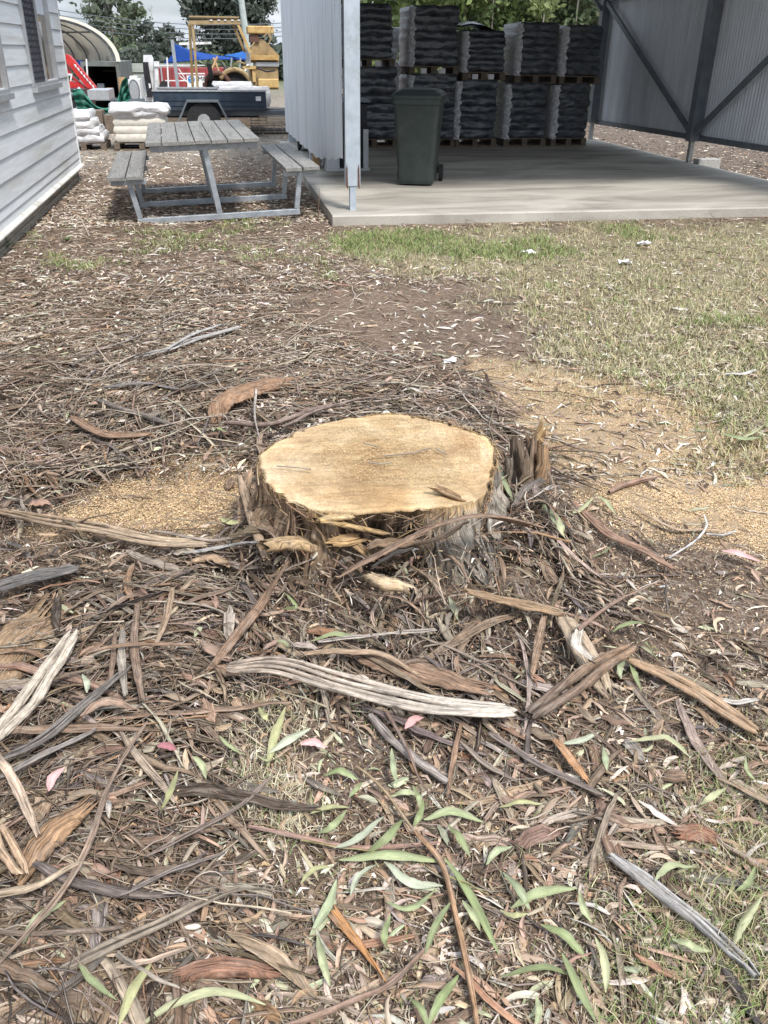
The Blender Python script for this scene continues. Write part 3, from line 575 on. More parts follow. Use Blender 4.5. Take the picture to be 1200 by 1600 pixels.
def crumple_box(w, d, h, nx, ny, nz, amp, bulge, seed):
    """box surface grid with wrinkles; returns V,Q in local coords (base centre at origin)"""
    R = np.random.default_rng(seed); V = []; Q = []; Tn = R.random((40, 40))
    def face(o, a, b, na, nb, nrm):
        k = len(V)
        for j in range(nb+1):
            for i in range(na+1):
                s, t = i/na, j/nb; p = np.array(o)+np.array(a)*s+np.array(b)*t
                V.append(p)
        for j in range(nb):
            for i in range(na): c = k+j*(na+1)+i; Q.append((c, c+1, c+na+2, c+na+1))
    x, y = w/2, d/2
    face((-x, -y, 0), (w, 0, 0), (0, 0, h), nx, nz, 0); face((x, -y, 0), (0, d, 0), (0, 0, h), ny, nz, 0)
    face((x, y, 0), (-w, 0, 0), (0, 0, h), nx, nz, 0); face((-x, y, 0), (0, -d, 0), (0, 0, h), ny, nz, 0)
    face((-x, -y, h), (w, 0, 0), (0, d, 0), nx, ny, 0); face((-x, y, 0), (w, 0, 0), (0, -d, 0), nx, ny, 0)
    V = np.array(V); t = V[:, 2]/h
    c = np.stack([V[:, 0]/w*2, V[:, 1]/d*2, (t-.5)*2], 1); e = 1+bulge*(1-c[:, 2]**2); V[:, :2] *= e[:, None]
    # round the corners
    rr = np.linalg.norm(c[:, :2]/1.0, axis=1); V[:, :2] *= (1-.10*np.clip(rr-1.1, 0, 1))[:, None]
    V[:, :2] *= (1-.06*np.abs(c[:, 2])**6)[:, None]
    o = R.random(3)*30
    n = lambda a, b, s, q: (vn(a, b, s, q+seed)-.5)
    V = V+amp*np.stack([n(V[:, 1]*1+V[:, 0], V[:, 2]*2, 9, 1)+.5*n(V[:, 1]+V[:, 0], V[:, 2]*3, 21, 2), n(V[:, 0]+V[:, 1], V[:, 2]*2, 9, 4)+.5*n(V[:, 0]+V[:, 1], V[:, 2]*3, 21, 5), .6*n(V[:, 0], V[:, 1], 8, 7)], 1)
    return V, np.array(Q)
def build_load(name, parent, base, w, d, h, amp, bulge, seed, mat, res=(8, 8, 4), **k):
    V, Q = crumple_box(w, d, h, *res, amp, bulge, seed); V = V+np.array(base)
    o = npmesh(name, V, Q, mat=mat, parent=parent, smooth=True); return o
def pallet_parts(parent, z, w, d, mat='pallet_wood'):
    for i in range(5):
        y = -d/2+(i+.5)*d/5; MB().box((-w/2, y-.05, z+.115), (w/2, y+.05, z+.135)).build('deck_board', mat, parent, base=(0, 0, 0))
    for x in (-w/2+.045, 0, w/2-.045): MB().box((x-.045, -d/2, z+.022), (x+.045, d/2, z+.115)).build('bearer', mat, parent, base=(0, 0, 0))
    for y in (-d/2+.06, 0, d/2-.06): MB().box((-w/2, y-.05, z), (w/2, y+.05, z+.02)).build('base_board', mat, parent, base=(0, 0, 0))
def stacks():
    # (x left of front, x right of front, unit: z base, z top of load, layers, offsets)
    spec = [  # name words, lower, upper : (xl, xr, ztop)
        ('the leftmost stack, half behind the front post', (2.22, 3.0, 1.30), (2.12, 2.93, 2.20)),
        ('the stack right behind the wheelie bin', (3.22, 4.02, 1.20), (3.22, 4.02, 2.19)),
        ('the stack topped by a loose black sheet', (4.04, 4.75, 1.12), (4.14, 4.84, 1.86)),
        ('the fourth stack from the left', (4.93, 5.66, 1.08), (5.06, 5.76, 1.98)),
        ('the rightmost stack beside the corrugated wall', (5.80, 6.42, 1.07), (5.86, 6.55, 1.95))]
    grp = 'pallets of black plastic bags stacked two high in the shed'; Yf = 15.5; sd_ = 10
    for i, (wd, lo, up) in enumerate(spec):
        z = .1
        for lv, (xl, xr, zt) in enumerate((lo, up)):
            w_ = xr-xl; d_ = .80; cx = (xl+xr)/2
            r = root('wrapped_pallet', (cx, Yf+d_/2+(.04*lv), z), f"{'upper' if lv else 'lower'} black bagged pallet of {wd}", 'pallet', grp)
            pallet_parts(r, 0, w_+.04, d_)
            h = zt-z-.14; nl = 8 if h > .9 else 7
            for k in range(nl):
                sd_ += 1
                off = random.uniform(-.018, .018)
                build_load('bag', r, (off, random.uniform(-.02, .015), .138+k*h/nl), w_*random.uniform(.97, 1.0), d_*.98, h/nl*1.22, .036, .012, sd_, 'bag_plastic', (12, 6, 5))
            # crumpled see-through film down the left side and round the corner
            m = MB(); n = 22; V = []; Fc = []; R = random.Random(sd_)
            for j in range(n+1):
                zz = .12+(h+.02)*j/n; bul = .018*abs(math.sin(j/n*nl*math.pi))+.012*R.random()
                for q, (x, y) in enumerate(((-w_/2+.05, -d_/2-.024), (-w_/2-.0, -d_/2-.02), (-w_/2-.035, -d_/2+.06), (-w_/2-.05, -d_/2+.3), (-w_/2-.05, d_/2-.15), (-w_/2-.02, d_/2+.01), (-w_/2+.03, d_/2))):
                    V.append((x-bul*(1 if q > 0 else .2)+R.uniform(-.012, .012)+(R.uniform(-.02, .03) if q == 0 else 0), y-(.006 if q < 2 else 0)+R.uniform(-.004, .004), zz))
            for j in range(n):
                for q in range(6): a = j*7+q; Fc.append((a, a+1, a+8, a+7))
            k0 = len(V); V += [(x+.006, y+.004, z_) for x, y, z_ in V]; Fc += [tuple(a+k0 for a in f)[::-1] for f in Fc]
            m.add(V, Fc).build('wrap_film', 'clear_wrap', r, smooth=True, base=(0, 0, 0))
            # paper tags on the upper pallets' edge
            if lv == 1 and i in (0, 1, 2):
                for tx in (-w_*.22, w_*.18): MB().box((tx-.05, -d_/2-.012, .022), (tx+.05, -d_/2-.002, .10)).build('label_card', 'label_paper', r, base=(0, 0, 0))
            z = zt+.01
    # loose black sheet heap on the middle stack
    z = 1.87; r0 = (4.45, 15.85, z); V = []; Fc = []; nx, ny = 16, 8
    for s in range(2):
        for j in range(ny+1):
            for i in range(nx+1):
                u, v = i/nx, j/ny; x = -.42+.80*u; y = -.36+.66*v
                zz = .12*math.sin(math.pi*min(1, u*1.25+.12))**.8*(.6+.4*math.sin(math.pi*v))-.03*u+.02*vn(u*9, v*9, 1, 3)-.025*s
                V.append((r0[0]+x, r0[1]+y, z+max(zz, .0-.02*s)+.02))
    nn = (nx+1)*(ny+1)
    for j in range(ny):
        for i in range(nx): a = j*(nx+1)+i; Fc += [(a, a+1, a+nx+2, a+nx+1), (a+nn, a+nn+nx+1, a+nn+nx+2, a+nn+1)]
    MB().add(V, Fc).build('plastic_sheet', 'bag_plastic', smooth=True, base=r0, label='loose folded black plastic sheet lying on top of the middle pallet stack', cat='plastic sheet')
stacks()
def small_shed_things():
    # grey steel bench cabinet behind the left wall sheet
    r = root('metal_cabinet', (1.75, 12.4, .1), 'low grey metal cabinet behind the left shed wall, its foot seen under the sheets', 'cabinet')
    MB().box((1.42, 12.35, .10), (2.02, 12.95, .13)).build('base_plate', 'galv_sheet', r)
    MB().box((1.43, 12.37, .13), (1.60, 12.40, .95)).build('side_panel', 'galv_sheet', r)
    MB().box((1.43, 12.40, .13), (1.45, 12.93, .95)).build('side_panel', 'galv_sheet', r)
    MB().box((1.62, 12.42, .13), (1.99, 12.93, .93)).build('dark_void', 'inside_shade', r)  # solid dark block in place of the shaded void between the panels
    MB().box((1.93, 12.37, .13), (2.0, 12.41, .62)).build('end_panel', 'galv_sheet', r)
    MB().box((1.42, 12.35, .95), (2.02, 12.95, .98)).build('top', 'dark_steel', r)
    # hand trolley further back
    r = root('hand_trolley', (1.45, 15.2, .1), 'dark hand trolley with small wheel standing under the left shed wall', 'trolley')
    for x in (1.33, 1.52): MB().bar((x, 15.3, .12), (x-.05, 14.95, .9), .04, .05).build('rail', 'rubber', r)
    MB().tube([(1.27, 15.15, .21), (1.31, 15.15, .21)], .11, 16).build('wheel', 'rubber', r)
    MB().tube([(1.53, 15.15, .21), (1.57, 15.15, .21)], .11, 16).build('wheel', 'rubber', r)
    MB().box((1.32, 14.95, .12), (1.52, 15.2, .14)).build('toe_plate', 'dark_steel', r)
    MB().bar((1.30, 15.12, .55), (1.52, 15.12, .55), .03, .03).build('cross_bar', 'galv_tube', r)
    # wooden post under the wall
    MB().box((1.27, 12.7, .1), (1.36, 12.8, .6)).build('timber_prop', 'wood_tan', base=(1.3, 12.75, .1), label='short timber prop beside the second left shed post', cat='timber prop')
    # white bulk bags between first and second stack
    a = AY(613, 140, 17.6); b = AY(613, 76, 17.6); z0 = -0.0
    r = root('bulk_bag_stack', (a[0], 17.7, 0), 'tall white wrapped bundle standing in the gap between the first two pallet stacks', 'bundle')
    for k, (zc, h, w_) in enumerate(((.45, .95, .55), (.98+.02, .40, .34), (1.38, .24, .14), (1.62, .34, .42))):
        build_load('wrapped_pack', r, (0, 0, zc-.4 if k == 0 else zc-.02), w_, .4, h, .06, .08, 90+k, 'white_wrap' if k else 'clear_wrap', (6, 6, 6))
    m = AY(611, 155, 17.3); MB().box((m[0]-.06, 17.28, 0), (m[0]+.03, 17.34, m[2]+.12)).build('timber_board', 'wood_tan', base=(m[0], 17.3, 0), label='pale timber board standing on end between the first two pallet stacks', cat='timber board')
small_shed_things()
# ============================================================ picnic table
def picnic():
    p = G(345, 347, z=0); z0 = float(gh(p[0], p[1]))+.0
    r = root('picnic_table', (p[0], p[1]+.03, z0+.02), 'weathered grey picnic table with attached plank benches on a galvanised frame', 'picnic table')
    o = (0, 0, 0)
    def bar(n, a, b, w=.05, h=.05, mat='galv_tube'): MB().bar(a, b, w, h).build(n, mat, r, base=o, bevel=.003)
    for k, y in enumerate((0.0, 1.05, 2.1)):
        bar('floor_rail', (-.82, y, .03), (.82, y, .03), .05, .055)
        for s in (-1, 1):
            bar('bench_leg', (s*.79, y, .06), (s*.845, y, .40))
            bar('bench_bearer', (s*.68, y, .405) if s > 0 else (-1.02, y, .405), (s*1.02, y, .405) if s > 0 else (-.68, y, .405), .045, .05)
        bar('table_post', (-.0, y, .057), (-.075, y, .665), .055, .05)
        bar('table_bearer', (-.60, y, .69), (.44, y, .69), .045, .055)
    for s, x0 in ((-1, -1.04), (1, .69)):
        for j in range(2): MB().box((x0+j*.18, -.13, .432+.002*j), (x0+j*.18+.165, 2.28, .470+.002*j)).build('bench_plank', 'grey_plank', r, base=o, bevel=.004)
    for j in range(7): MB().box((-.635+j*.157, -.12, .72+random.uniform(0, .004)), (-.635+j*.157+.148, 2.42, .757+random.uniform(0, .004))).build('table_plank', 'grey_plank', r, base=o, bevel=.004)
    r.rotation_euler = (0, math.radians(-2.0), math.radians(3.0))
picnic()
# ============================================================ yard: pallets, trailer, machines
def yard():
    # pallet of wrapped cream slabs
    a = G(182, 236, z=0); b = G(262, 236, z=0)
    w_ = b[0]-a[0]+.06; r = root('slab_pallet', ((a[0]+b[0])/2, a[1]+.5, 0), 'pallet of cream slabs under white film behind the picnic table', 'pallet')
    pallet_parts(r, 0, w_, .95)
    zt = float(AY(220, 172, a[1])[2]); n = 4; hs = (zt-.14)/n
    for k in range(n): build_load('slab_course', r, (random.uniform(-.01, .01), 0, .138+k*hs), w_*.98, .95, hs*.985, .010, .002, 200+k, 'paver_cream' if k < 3 else 'white_wrap', (6, 4, 2))
    build_load('wrap_film', r, (0, 0, zt-.10), w_*1.04, .99, .17, .09, .03, 230, 'white_wrap', (12, 10, 5))
    a = G(112, 236, z=0); b = G(166, 234, z=0); w_ = b[0]-a[0]+.1
    r = root('bag_pallet', ((a[0]+b[0])/2-.08, a[1]+.45, 0), 'slumped pile of white wrapped bags on a pallet beside the house corner', 'pallet')
    pallet_parts(r, -.02, w_+.1, .8)
    for k, (dx, sw) in enumerate(((0.02, 1.02), (-.02, .95), (-.05, .86), (-.08, .74))): build_load('bag', r, (dx, 0, .11+k*.115), w_*sw, .75, .15, .07, .05, 240+k, 'white_wrap', (10, 8, 4))
    # grey timber offcuts behind
    a = G(165, 208, z=0); r = root('timber_crate', (a[0]+.05, a[1], 0), 'brown open crate standing between the two white pallets', 'crate')
    MB().box((a[0]-.28, a[1], 0), (a[0]-.02, a[1]+.5, .42)).build('side_board', 'pallet_wood', r); MB().box((a[0]+.02, a[1]-.1, .0), (a[0]+.33, a[1]+.4, .34)).build('front_board', 'pallet_wood', r)
    # box trailer
    Yt = 18.6; sc = 1
    tl = AY(240, 160, Yt); tr = AY(415, 141, Yt); bt = AY(415, 165, Yt)
    r = root('box_trailer', (0, Yt, 0), 'dark blue box trailer with galvanised mudguard parked behind the picnic table', 'trailer')
    x0, x1 = tl[0], tr[0]; z0, z1 = .50, .83
    tilt = .0
    MB().box((x0, Yt, z0), (x1, Yt+.03, z1)).build('side_panel', 'blue_paint', r); MB().box((x0, Yt+1.35, z0), (x1, Yt+1.38, z1)).build('side_panel', 'blue_paint', r)
    MB().box((x0, Yt+.03, z0), (x0+.03, Yt+1.35, z1)).build('tail_panel', 'blue_paint', r); MB().box((x1-.03, Yt+.03, z0), (x1, Yt+1.35, z1)).build('front_panel', 'blue_paint', r)
    MB().box((x0+.03, Yt+.03, z0+.01), (x1-.03, Yt+1.35, z0+.03)).build('floor', 'dark_steel', r)
    for z in (z0+.08, z0+.17): MB().box((x0+.02, Yt-.012, z), (x1-.02, Yt-.001, z+.03)).build('side_rib', 'blue_paint', r)
    MB().box((x0-.01, Yt-.02, z1), (x1+.01, Yt+.04, z1+.03)).build('top_rail', 'steel_edge', r); MB().box((x0-.01, Yt+1.34, z1), (x1+.01, Yt+1.39, z1+.03)).build('top_rail', 'steel_edge', r)
    MB().box((x1-.2, Yt-.02, z0+.17), (x1-.1, Yt-.013, z0+.25)).build('side_lamp', 'white_paint', r)
    MB().box((x0+.1, Yt+.1, .40), (x1+.9, Yt+.18, .49)).build('chassis_rail', 'dark_steel', r); MB().box((x0+.1, Yt+1.1, .40), (x1+.9, Yt+1.18, .49)).build('chassis_rail', 'dark_steel', r)
    xc = AY(320, 200, Yt)[0]
    w_ = MB().tube([(xc, Yt-.20, .33), (xc, Yt-.03, .33)], .33, 28).build('tyre', 'rubber', r)
    MB().tube([(xc, Yt-.215, .33), (xc, Yt-.201, .33)], .12, 20).build('rim', 'steel_edge', w_)
    w_ = MB().tube([(xc, Yt+1.41, .33), (xc, Yt+1.58, .33)], .33, 28).build('tyre', 'rubber', r)
    m = MB(); pts = [(-.52, .30), (-.30, .69), (.30, .69), (.50, .30)]
    for i in range(3): m.bar((xc+pts[i][0], Yt-.12, pts[i][1]), (xc+pts[i+1][0], Yt-.12, pts[i+1][1]), .24, .025, up=(0, 1, 0)) if False else m.add([(xc+pts[i][0], Yt-.25, pts[i][1]), (xc+pts[i+1][0], Yt-.25, pts[i+1][1]), (xc+pts[i+1][0], Yt-.014, pts[i+1][1]), (xc+pts[i][0], Yt-.014, pts[i][1]), (xc+pts[i][0]*.95, Yt-.25, pts[i][1]-.035), (xc+pts[i+1][0]*.95, Yt-.25, pts[i+1][1]-.035), (xc+pts[i+1][0]*.95, Yt-.014, pts[i+1][1]-.035), (xc+pts[i][0]*.95, Yt-.014, pts[i][1]-.035)], [(0, 1, 2, 3), (4, 7, 6, 5), (0, 4, 5, 1), (1, 5, 6, 2), (2, 6, 7, 3), (3, 7, 4, 0)])
    m.build('mudguard', 'dark_steel', r)
    MB().box((x0+.15, Yt+.2, .36), (x1-.15, Yt+1.08, .495)).build('underside_shade', 'inside_shade', r); MB().tube([(xc, Yt-.05, .33), (xc, Yt+1.45, .33)], .03, 8).build('axle', 'dark_steel', r)  # dark box added in place of the shade under the trailer floor
    MB().bar((x1, Yt+.6, .45), (x1+1.7, Yt+.65, .45), .08, .1).build('drawbar', 'dark_steel', r)
    rt = root('added_dark_stack', (-.1, 21.4, 0), 'added low stack of dark boards filling the dark gap under the blue trailer', 'added dark stack')  # added boards, dark to fill the dim gap below the trailer
    for k in range(3):
        for q in range(4): MB().box((-1.6+random.uniform(-.1, .1), 21+q*.22, -.1+k*.17), (1.5+random.uniform(-.1, .1), 21.2+q*.22, .06+k*.17)).build('timber', 'pallet_wood', rt)
    a = AY(335, 135, Yt+.6); b = AY(410, 128, Yt+.6)
    r2 = root('wrapped_load', ((a[0]+b[0])/2, Yt+.7, z0+.03), 'long white wrapped pack lying in the blue trailer', 'wrapped pack')
    build_load('lower_pack', r2, (.1, 0, 0), 1.05, .6, .37, .03, .02, 301, 'white_wrap', (14, 6, 4)); build_load('upper_pack', r2, (-.12, .15, .36), .8, .4, .09, .03, .02, 302, 'white_wrap', (12, 5, 2))
    # folded wire cages behind the trailer's drawbar
    c = G(420, 200, z=0); r2 = root('wire_cage', (c[0], 19.6, 0), 'folded silver wire cage on the ground behind the trailer drawbar', 'cage')
    x0, x1, y0 = c[0]-.45, c[0]+.35, 19.4
    m = MB()
    for k in range(7): m.bar((x0, y0, .05+k*.055), (x1, y0, .05+k*.055), .014)
    for k in range(6): m.bar((x0+k*.16, y0-.012, .03), (x0+k*.16, y0-.012, .42), .014)
    m.build('front_grid', 'steel_edge', r2); MB().box((x0, y0+.1, 0), (x1, y0+.6, .12)).build('base', 'pallet_wood', r2)
    for k in range(3): MB().bar((x0, y0+.1+k*.25, .36), (x1, y0+.1+k*.25, .36), .03).build('cross_bar', 'steel_edge', r2)
yard()
def rect_thing(m, a, b, Y0, Y1):
    """box whose front, at depth Y0, spans the two sighted corners"""
    p = AY(*a, Y0); q = AY(*b, Y0); x0, x1 = sorted((p[0], q[0])); z0, z1 = sorted((p[2], q[2])); m.box((x0, Y0, z0), (x1, Y1, z1)); return m
def pbar(m, a, b, Y, w, h=None, Y2=None): return m.bar(AY(*a, Y), AY(*b, Y2 or Y), w, h)
def far_yard():
    GZ = lambda x, y: float(gh(x, y))
    # dome shelter
    Y = 38.; c = AY(78, 95, Y); R = float(AY(182, 95, Y)[0]-c[0]); top = float(AY(90, 27, Y)[2]-c[2]); gz = GZ(c[0], Y)
    r = root('dome_shelter', (c[0], Y, gz), 'arched fabric dome shelter spanning between shipping containers behind the house', 'shelter')
    V = []; Fc = []; n = 20; D = 7; SHR = .62
    for s in range(2):
        for j in range(8):
            for i in range(n+1):
                t = math.pi*i/n; k = 1-.012*s; sag = 1-.012*(j % 2); V.append((c[0]+R*k*sag*math.cos(t)-SHR*D*j/7, Y+D*j/7, c[2]+top*k*sag*math.sin(t)))
    for s in range(2):
        for j in range(7):
            for i in range(n): a = (s*8+j)*(n+1)+i; Fc.append((a, a+1, a+n+2, a+n+1))
    MB().add(V, Fc).build('canopy', 'dome_fabric', r, smooth=True)
    for j in range(8):
        MB().tube([(c[0]+R*.965*math.cos(math.pi*i/n)-SHR*D*j/7, Y+.05+(D-.1)*j/7, c[2]+top*.965*math.sin(math.pi*i/n)) for i in range(n+1)], .035, 5).build('hoop', 'dark_steel', r)
    for t in (.25, .5, .75):
        MB().tube([(c[0]+R*.96*math.cos(math.pi*t), Y, c[2]+top*.96*math.sin(math.pi*t)), (c[0]+R*.96*math.cos(math.pi*t)-SHR*D, Y+D, c[2]+top*.96*math.sin(math.pi*t))], .03, 5).build('purlin', 'dark_steel', r)
    V = [(c[0]+q*math.cos(math.pi*i/n), Y-.04, c[2]+q/R*top*math.sin(math.pi*i/n)) for q in (R*1.0, R*1.06) for i in range(n+1)]; V += [(x, y+.12, z) for x, y, z in V]
    Fc = []
    for i in range(n): a, b, cc, d = i, i+1, i+n+2, i+n+1; e = 2*(n+1); Fc += [(a, b, cc, d), (a+e, d+e, cc+e, b+e), (d, cc, cc+e, d+e), (a, a+e, b+e, b)]
    MB().add(V, Fc).build('front_hem', 'dome_edge', r)
    MB().prism([(c[0]-SHR*D+R*.95*math.cos(math.pi*i/n), c[2]+top*.95*math.sin(math.pi*i/n)) for i in range(n+1)], 'y', Y+D, Y+D+.05).build('back_sheet', 'dome_fabric', r)
    # containers under it
    for nm, x0, x1, lab in (('shipping_container', c[0]+R-1.35, c[0]+R+.06, 'dark green grey shipping container carrying the right foot of the dome shelter'), ('shipping_container', c[0]-R-1.9, c[0]-R+.05, 'dark shipping container carrying the left foot of the dome shelter')):
        rr = root(nm, ((x0+x1)/2, Y, gz), lab, 'container'); zt = c[2]-.02
        MB().box((x1-.12, Y, gz), (x1, Y+6.2, zt)).build('wall', 'container_green', rr); MB().box((x0, Y+.01, gz), (x0+.1, Y+6.2, zt)).build('wall', 'container_green', rr)
        MB().box((x0+.1, Y+.01, zt-.15), (x1-.12, Y+6.2, zt)).build('roof', 'container_green', rr); MB().box((x0+.1, Y+6, gz), (x1-.12, Y+6.1, zt-.15)).build('back_wall', 'inside_shade', rr)
        MB().box((x0+.1, Y+.3, gz+.8), (x1-.12, Y+1.5, gz+.9)).build('shelf', 'dark_steel', rr)
        for k in range(3): MB().box((x0+.15+k*.32, Y+.4, gz+.9), (x0+.4+k*.32, Y+.8, gz+1.25+.15*(k % 2))).build('stored_box', ('aluminium', 'dark_steel', 'wood_tan')[k], rr)
    # blue post inside
    q = AY(122, 110, Y+3); m = MB(); rect_thing(m, (117, 74), (129, 112), Y+3, Y+3.6); m.build('blue_column', 'blue_sail', base=(q[0], Y+3, gz), label='blue lifting column standing inside the dome shelter', cat='column')
    m = MB(); pbar(m, (135, 92), (137, 125), Y-2, .05); m.build('white_prop', 'white_paint', base=tuple(AY(137, 125, Y-2)), label='thin white prop leaning in front of the dome shelter', cat='prop')
    # red crane arm machine
    Y = 30.; g0 = GZ(-6, Y); cen = AY(115, 140, Y)
    r = root('red_crane', (cen[0], Y, g0), 'bright red crane arm with white lettering in front of the dome shelter', 'crane')
    P = lambda x, y, yy=Y: AY(x, y, yy)
    def plate(pts, Y_, t, name, mat, par):
        pp = [AY(*q, Y_) for q in pts]; MB().prism([(p[0], p[2]) for p in pp], 'y', Y_, Y_+t).build(name, mat, par)
    plate([(98, 84), (107, 86), (114, 93), (150, 137), (143, 143), (138, 140), (104, 98), (97, 96)], Y, .35, 'boom', 'red_paint', r)
    plate([(97, 97), (104, 100), (112, 118), (134, 137), (128, 139), (104, 112), (106, 128), (98, 130)], Y+.1, .3, 'strut', 'red_paint', r)
    plate([(98, 130), (108, 126), (134, 136), (128, 139), (99, 138)], Y+.05, .6, 'base_frame', 'red_paint', r)
    for k in range(7):
        x = 115+k*4.6; y = 100+k*5.4; plate([(x, y), (x+3.6, y+.8), (x+5, y+5.2), (x+3.2, y+5.4), (x+1.4, y+2.4)], Y-.02, .015, 'lettering', 'white_paint', r)
    plate([(106, 115), (113, 115), (113, 118), (111, 128), (109, 128), (110, 118), (106, 118)], Y+.06, .03, 'emblem', 'white_paint', r)
    m = MB(); rect_thing(m, (136, 141), (171, 156), Y-3, Y-1.5); m.build('tool_box', 'aluminium', r)
    for k in range(10): 
        a = AY(110+random.random()*16, 145+random.random()*22, Y-2); MB().tube([a, a+np.array([random.uniform(-.2, .2), .1, random.uniform(-.15, .15)])], .05, 7).build('machine_part', random.choice(['aluminium', 'black_paint', 'dark_steel']), r)
    m = MB(); rect_thing(m, (98, 140), (135, 175), Y-1.4, Y+1); m.build('engine_body', 'black_paint', r)
    # green netting slung in a swag
    Yn = 24.; V = []; nx, ny = 40, 9
    up = resample(np.array([(112, 141), (126, 139), (136, 150), (148, 164), (164, 169), (180, 162), (186, 146), (190, 128), (198, 120)], float), nx+1)
    lo_ = resample(np.array([(122, 172), (134, 176), (146, 181), (160, 186), (174, 188), (184, 186), (192, 172), (198, 160), (204, 154)], float), nx+1)
    for s in range(2):
        for j in range(ny+1):
            v = j/ny
            for i in range(nx+1):
                p2 = up[i]*(1-v)+lo_[i]*v; fold = math.sin(v*20+i*.12); p = AY(p2[0], p2[1], Yn+.13*fold+.05*math.sin(i*.9)); V.append((p[0], p[1]+.02*s, p[2]))
    Fc = []; nn = (nx+1)*(ny+1)
    for j in range(ny):
        for i in range(nx): a = j*(nx+1)+i; Fc += [(a, a+1, a+nx+2, a+nx+1), (a+nn, a+nn+nx+1, a+nn+nx+2, a+nn+1)]
    b = AY(150, 180, Yn); MB().add(V, Fc).build('shade_netting', 'green_net', smooth=True, base=(b[0], Yn, GZ(b[0], Yn)), label='green shade netting hanging in a swag below the red crane arm', cat='netting')
    # pale fence sheets
    Yf = 44.; a = AY(120, 98, Yf); b = AY(268, 98, Yf); gz = GZ(-5, Yf)
    r = root('sheet_fence', ((a[0]+b[0])/2, Yf, gz), 'long pale grey green sheet fence across the back of the yard', 'fence'); x = a[0]
    while x < b[0]:
        MB().box((x+.01, Yf+random.uniform(0, .02), gz), (x+.98, Yf+.05, a[2]+.0)).build('panel', 'fence_pale', r); x += 1
    MB().box((a[0], Yf-.04, a[2]-.35), (b[0], Yf-.01, a[2]-.27)).build('rail', 'fence_pale', r)
    # white machine with oval door
    Y = 27.; r = root('white_compressor', (AY(212, 150, Y)[0], Y, GZ(-3, Y)), 'white machine housing with a grey oval door left of the white loader crane', 'machine')
    m = MB(); rect_thing(m, (200, 124), (222, 158), Y, Y+.8); m.build('housing', 'white_paint', r)
    p0 = AY(210, 142, Y); m = MB(); ww, hh = .15, .29
    m.prism([(p0[0]+ww*math.cos(t), p0[2]+hh*math.sin(t)) for t in np.linspace(0, 2*math.pi, 20, endpoint=False)], 'y', Y-.04, Y-.002); dr = m.build('door', 'dark_steel', r)
    m = MB(); m.prism([(p0[0]+ww*.8*math.cos(t), p0[2]+hh*.85*math.sin(t)) for t in np.linspace(0, 2*math.pi, 20, endpoint=False)], 'y', Y-.07, Y-.041); m.build('door_panel', 'aluminium', dr)
    m = MB(); rect_thing(m, (202, 119), (214, 124), Y+.1, Y+.6); m.build('cap', 'white_paint', r)
    m = MB(); rect_thing(m, (196, 154), (236, 160), Y-.1, Y+.9); m.build('deck', 'dark_steel', r)
    # rusty drum and corner
    m = MB(); pp = AY(191, 130, 30.); rr_ = .12; m.tube([(pp[0], 30, pp[2]-.55), (pp[0], 30, pp[2]+.16)], rr_, 14); m.build('rusty_drum', 'wood_tan', base=(pp[0], 30, pp[2]-.55), label='tan drum standing behind the green netting', cat='drum')
    # white loader crane with black ram
    Y = 22.; r = root('loader_crane', (AY(238, 160, Y)[0], Y, GZ(-2, Y)), 'white folded truck crane with black ram cover beside the blue trailer', 'crane')
    plate([(224, 86), (236, 86), (239, 92), (240, 155), (236, 157), (232, 97), (224, 97)], Y+.05, .25, 'mast', 'white_paint', r)
    plate([(223, 97), (231, 97), (233, 110), (239, 147), (238, 152), (230, 152), (224, 112)], Y-.1, .12, 'ram_cover', 'black_paint', r)
    plate([(232, 130), (235, 131), (236, 137), (233, 138)], Y-.11, .008, 'emblem', 'white_paint', r)
    m = MB(); m.tube([AY(244, 102, Y), AY(244.5, 150, Y)], .055, 10); m.build('cylinder', 'white_paint', r)
    m = MB(); rect_thing(m, (240, 96), (249, 104), Y-.08, Y+.1); m.build('bracket', 'white_paint', r)
    plate([(222, 118), (226, 120), (229, 146), (223, 140)], Y+.1, .1, 'side_plate', 'white_paint', r)
    m = MB(); rect_thing(m, (226, 150), (252, 158), Y, Y+.5); m.build('foot', 'white_paint', r)
    # red container with grey pane and tyre
    Y = 40.; r = root('red_container', (AY(290, 150, Y)[0], Y, GZ(0, Y)), 'red corrugated container behind the white tube gate', 'container')
    a = AY(247, 106, Y); b = AY(352, 160, Y); x = a[0]; zb = GZ(0, Y)-.02; k = 0
    while x < b[0]:
        MB().box((x, Y+(.05 if k % 2 else 0), zb), (x+.27, Y+2.4, a[2])).build('wall_rib', 'container_red', r); x += .272; k += 1
    m = MB(); rect_thing(m, (250, 104), (257, 150), Y-.1, Y-.01); m.build('door_pane', 'aluminium', r)
    pp = AY(258, 136, 34); MB().tube([(pp[0], 34, pp[2]), (pp[0], 34.2, pp[2])], .20, 20).build('spare_tyre', 'rubber', base=(pp[0], 34.1, pp[2]), label='old tyre leaning beside the red container', cat='tyre')
    # gate of white tubes and sign
    Y = 34.; r = root('tube_gate', (AY(280, 150, Y)[0], Y, GZ(0, Y)), 'white tubular gate with diagonal bar in front of the red container', 'gate')
    for (p, q, w_) in (((258, 126), (320, 126), .035), ((248, 102), (320, 102), .03), ((278, 115), (320, 115), .04), ((280, 142), (330, 142), .03), ((279, 107), (290, 124), .03), ((280, 118), (292, 128), .03), ((261, 90), (264, 150), .05)): pbar(MB(), p, q, Y, w_).build('tube', 'white_paint', r)
    pbar(MB(), (269, 62), (279, 145), 31., .1).build('steel_pole', 'galv_tube', base=tuple(AY(279, 150, 31.)), label='grey steel pole leaning in front of the blue shade sail', cat='pole')
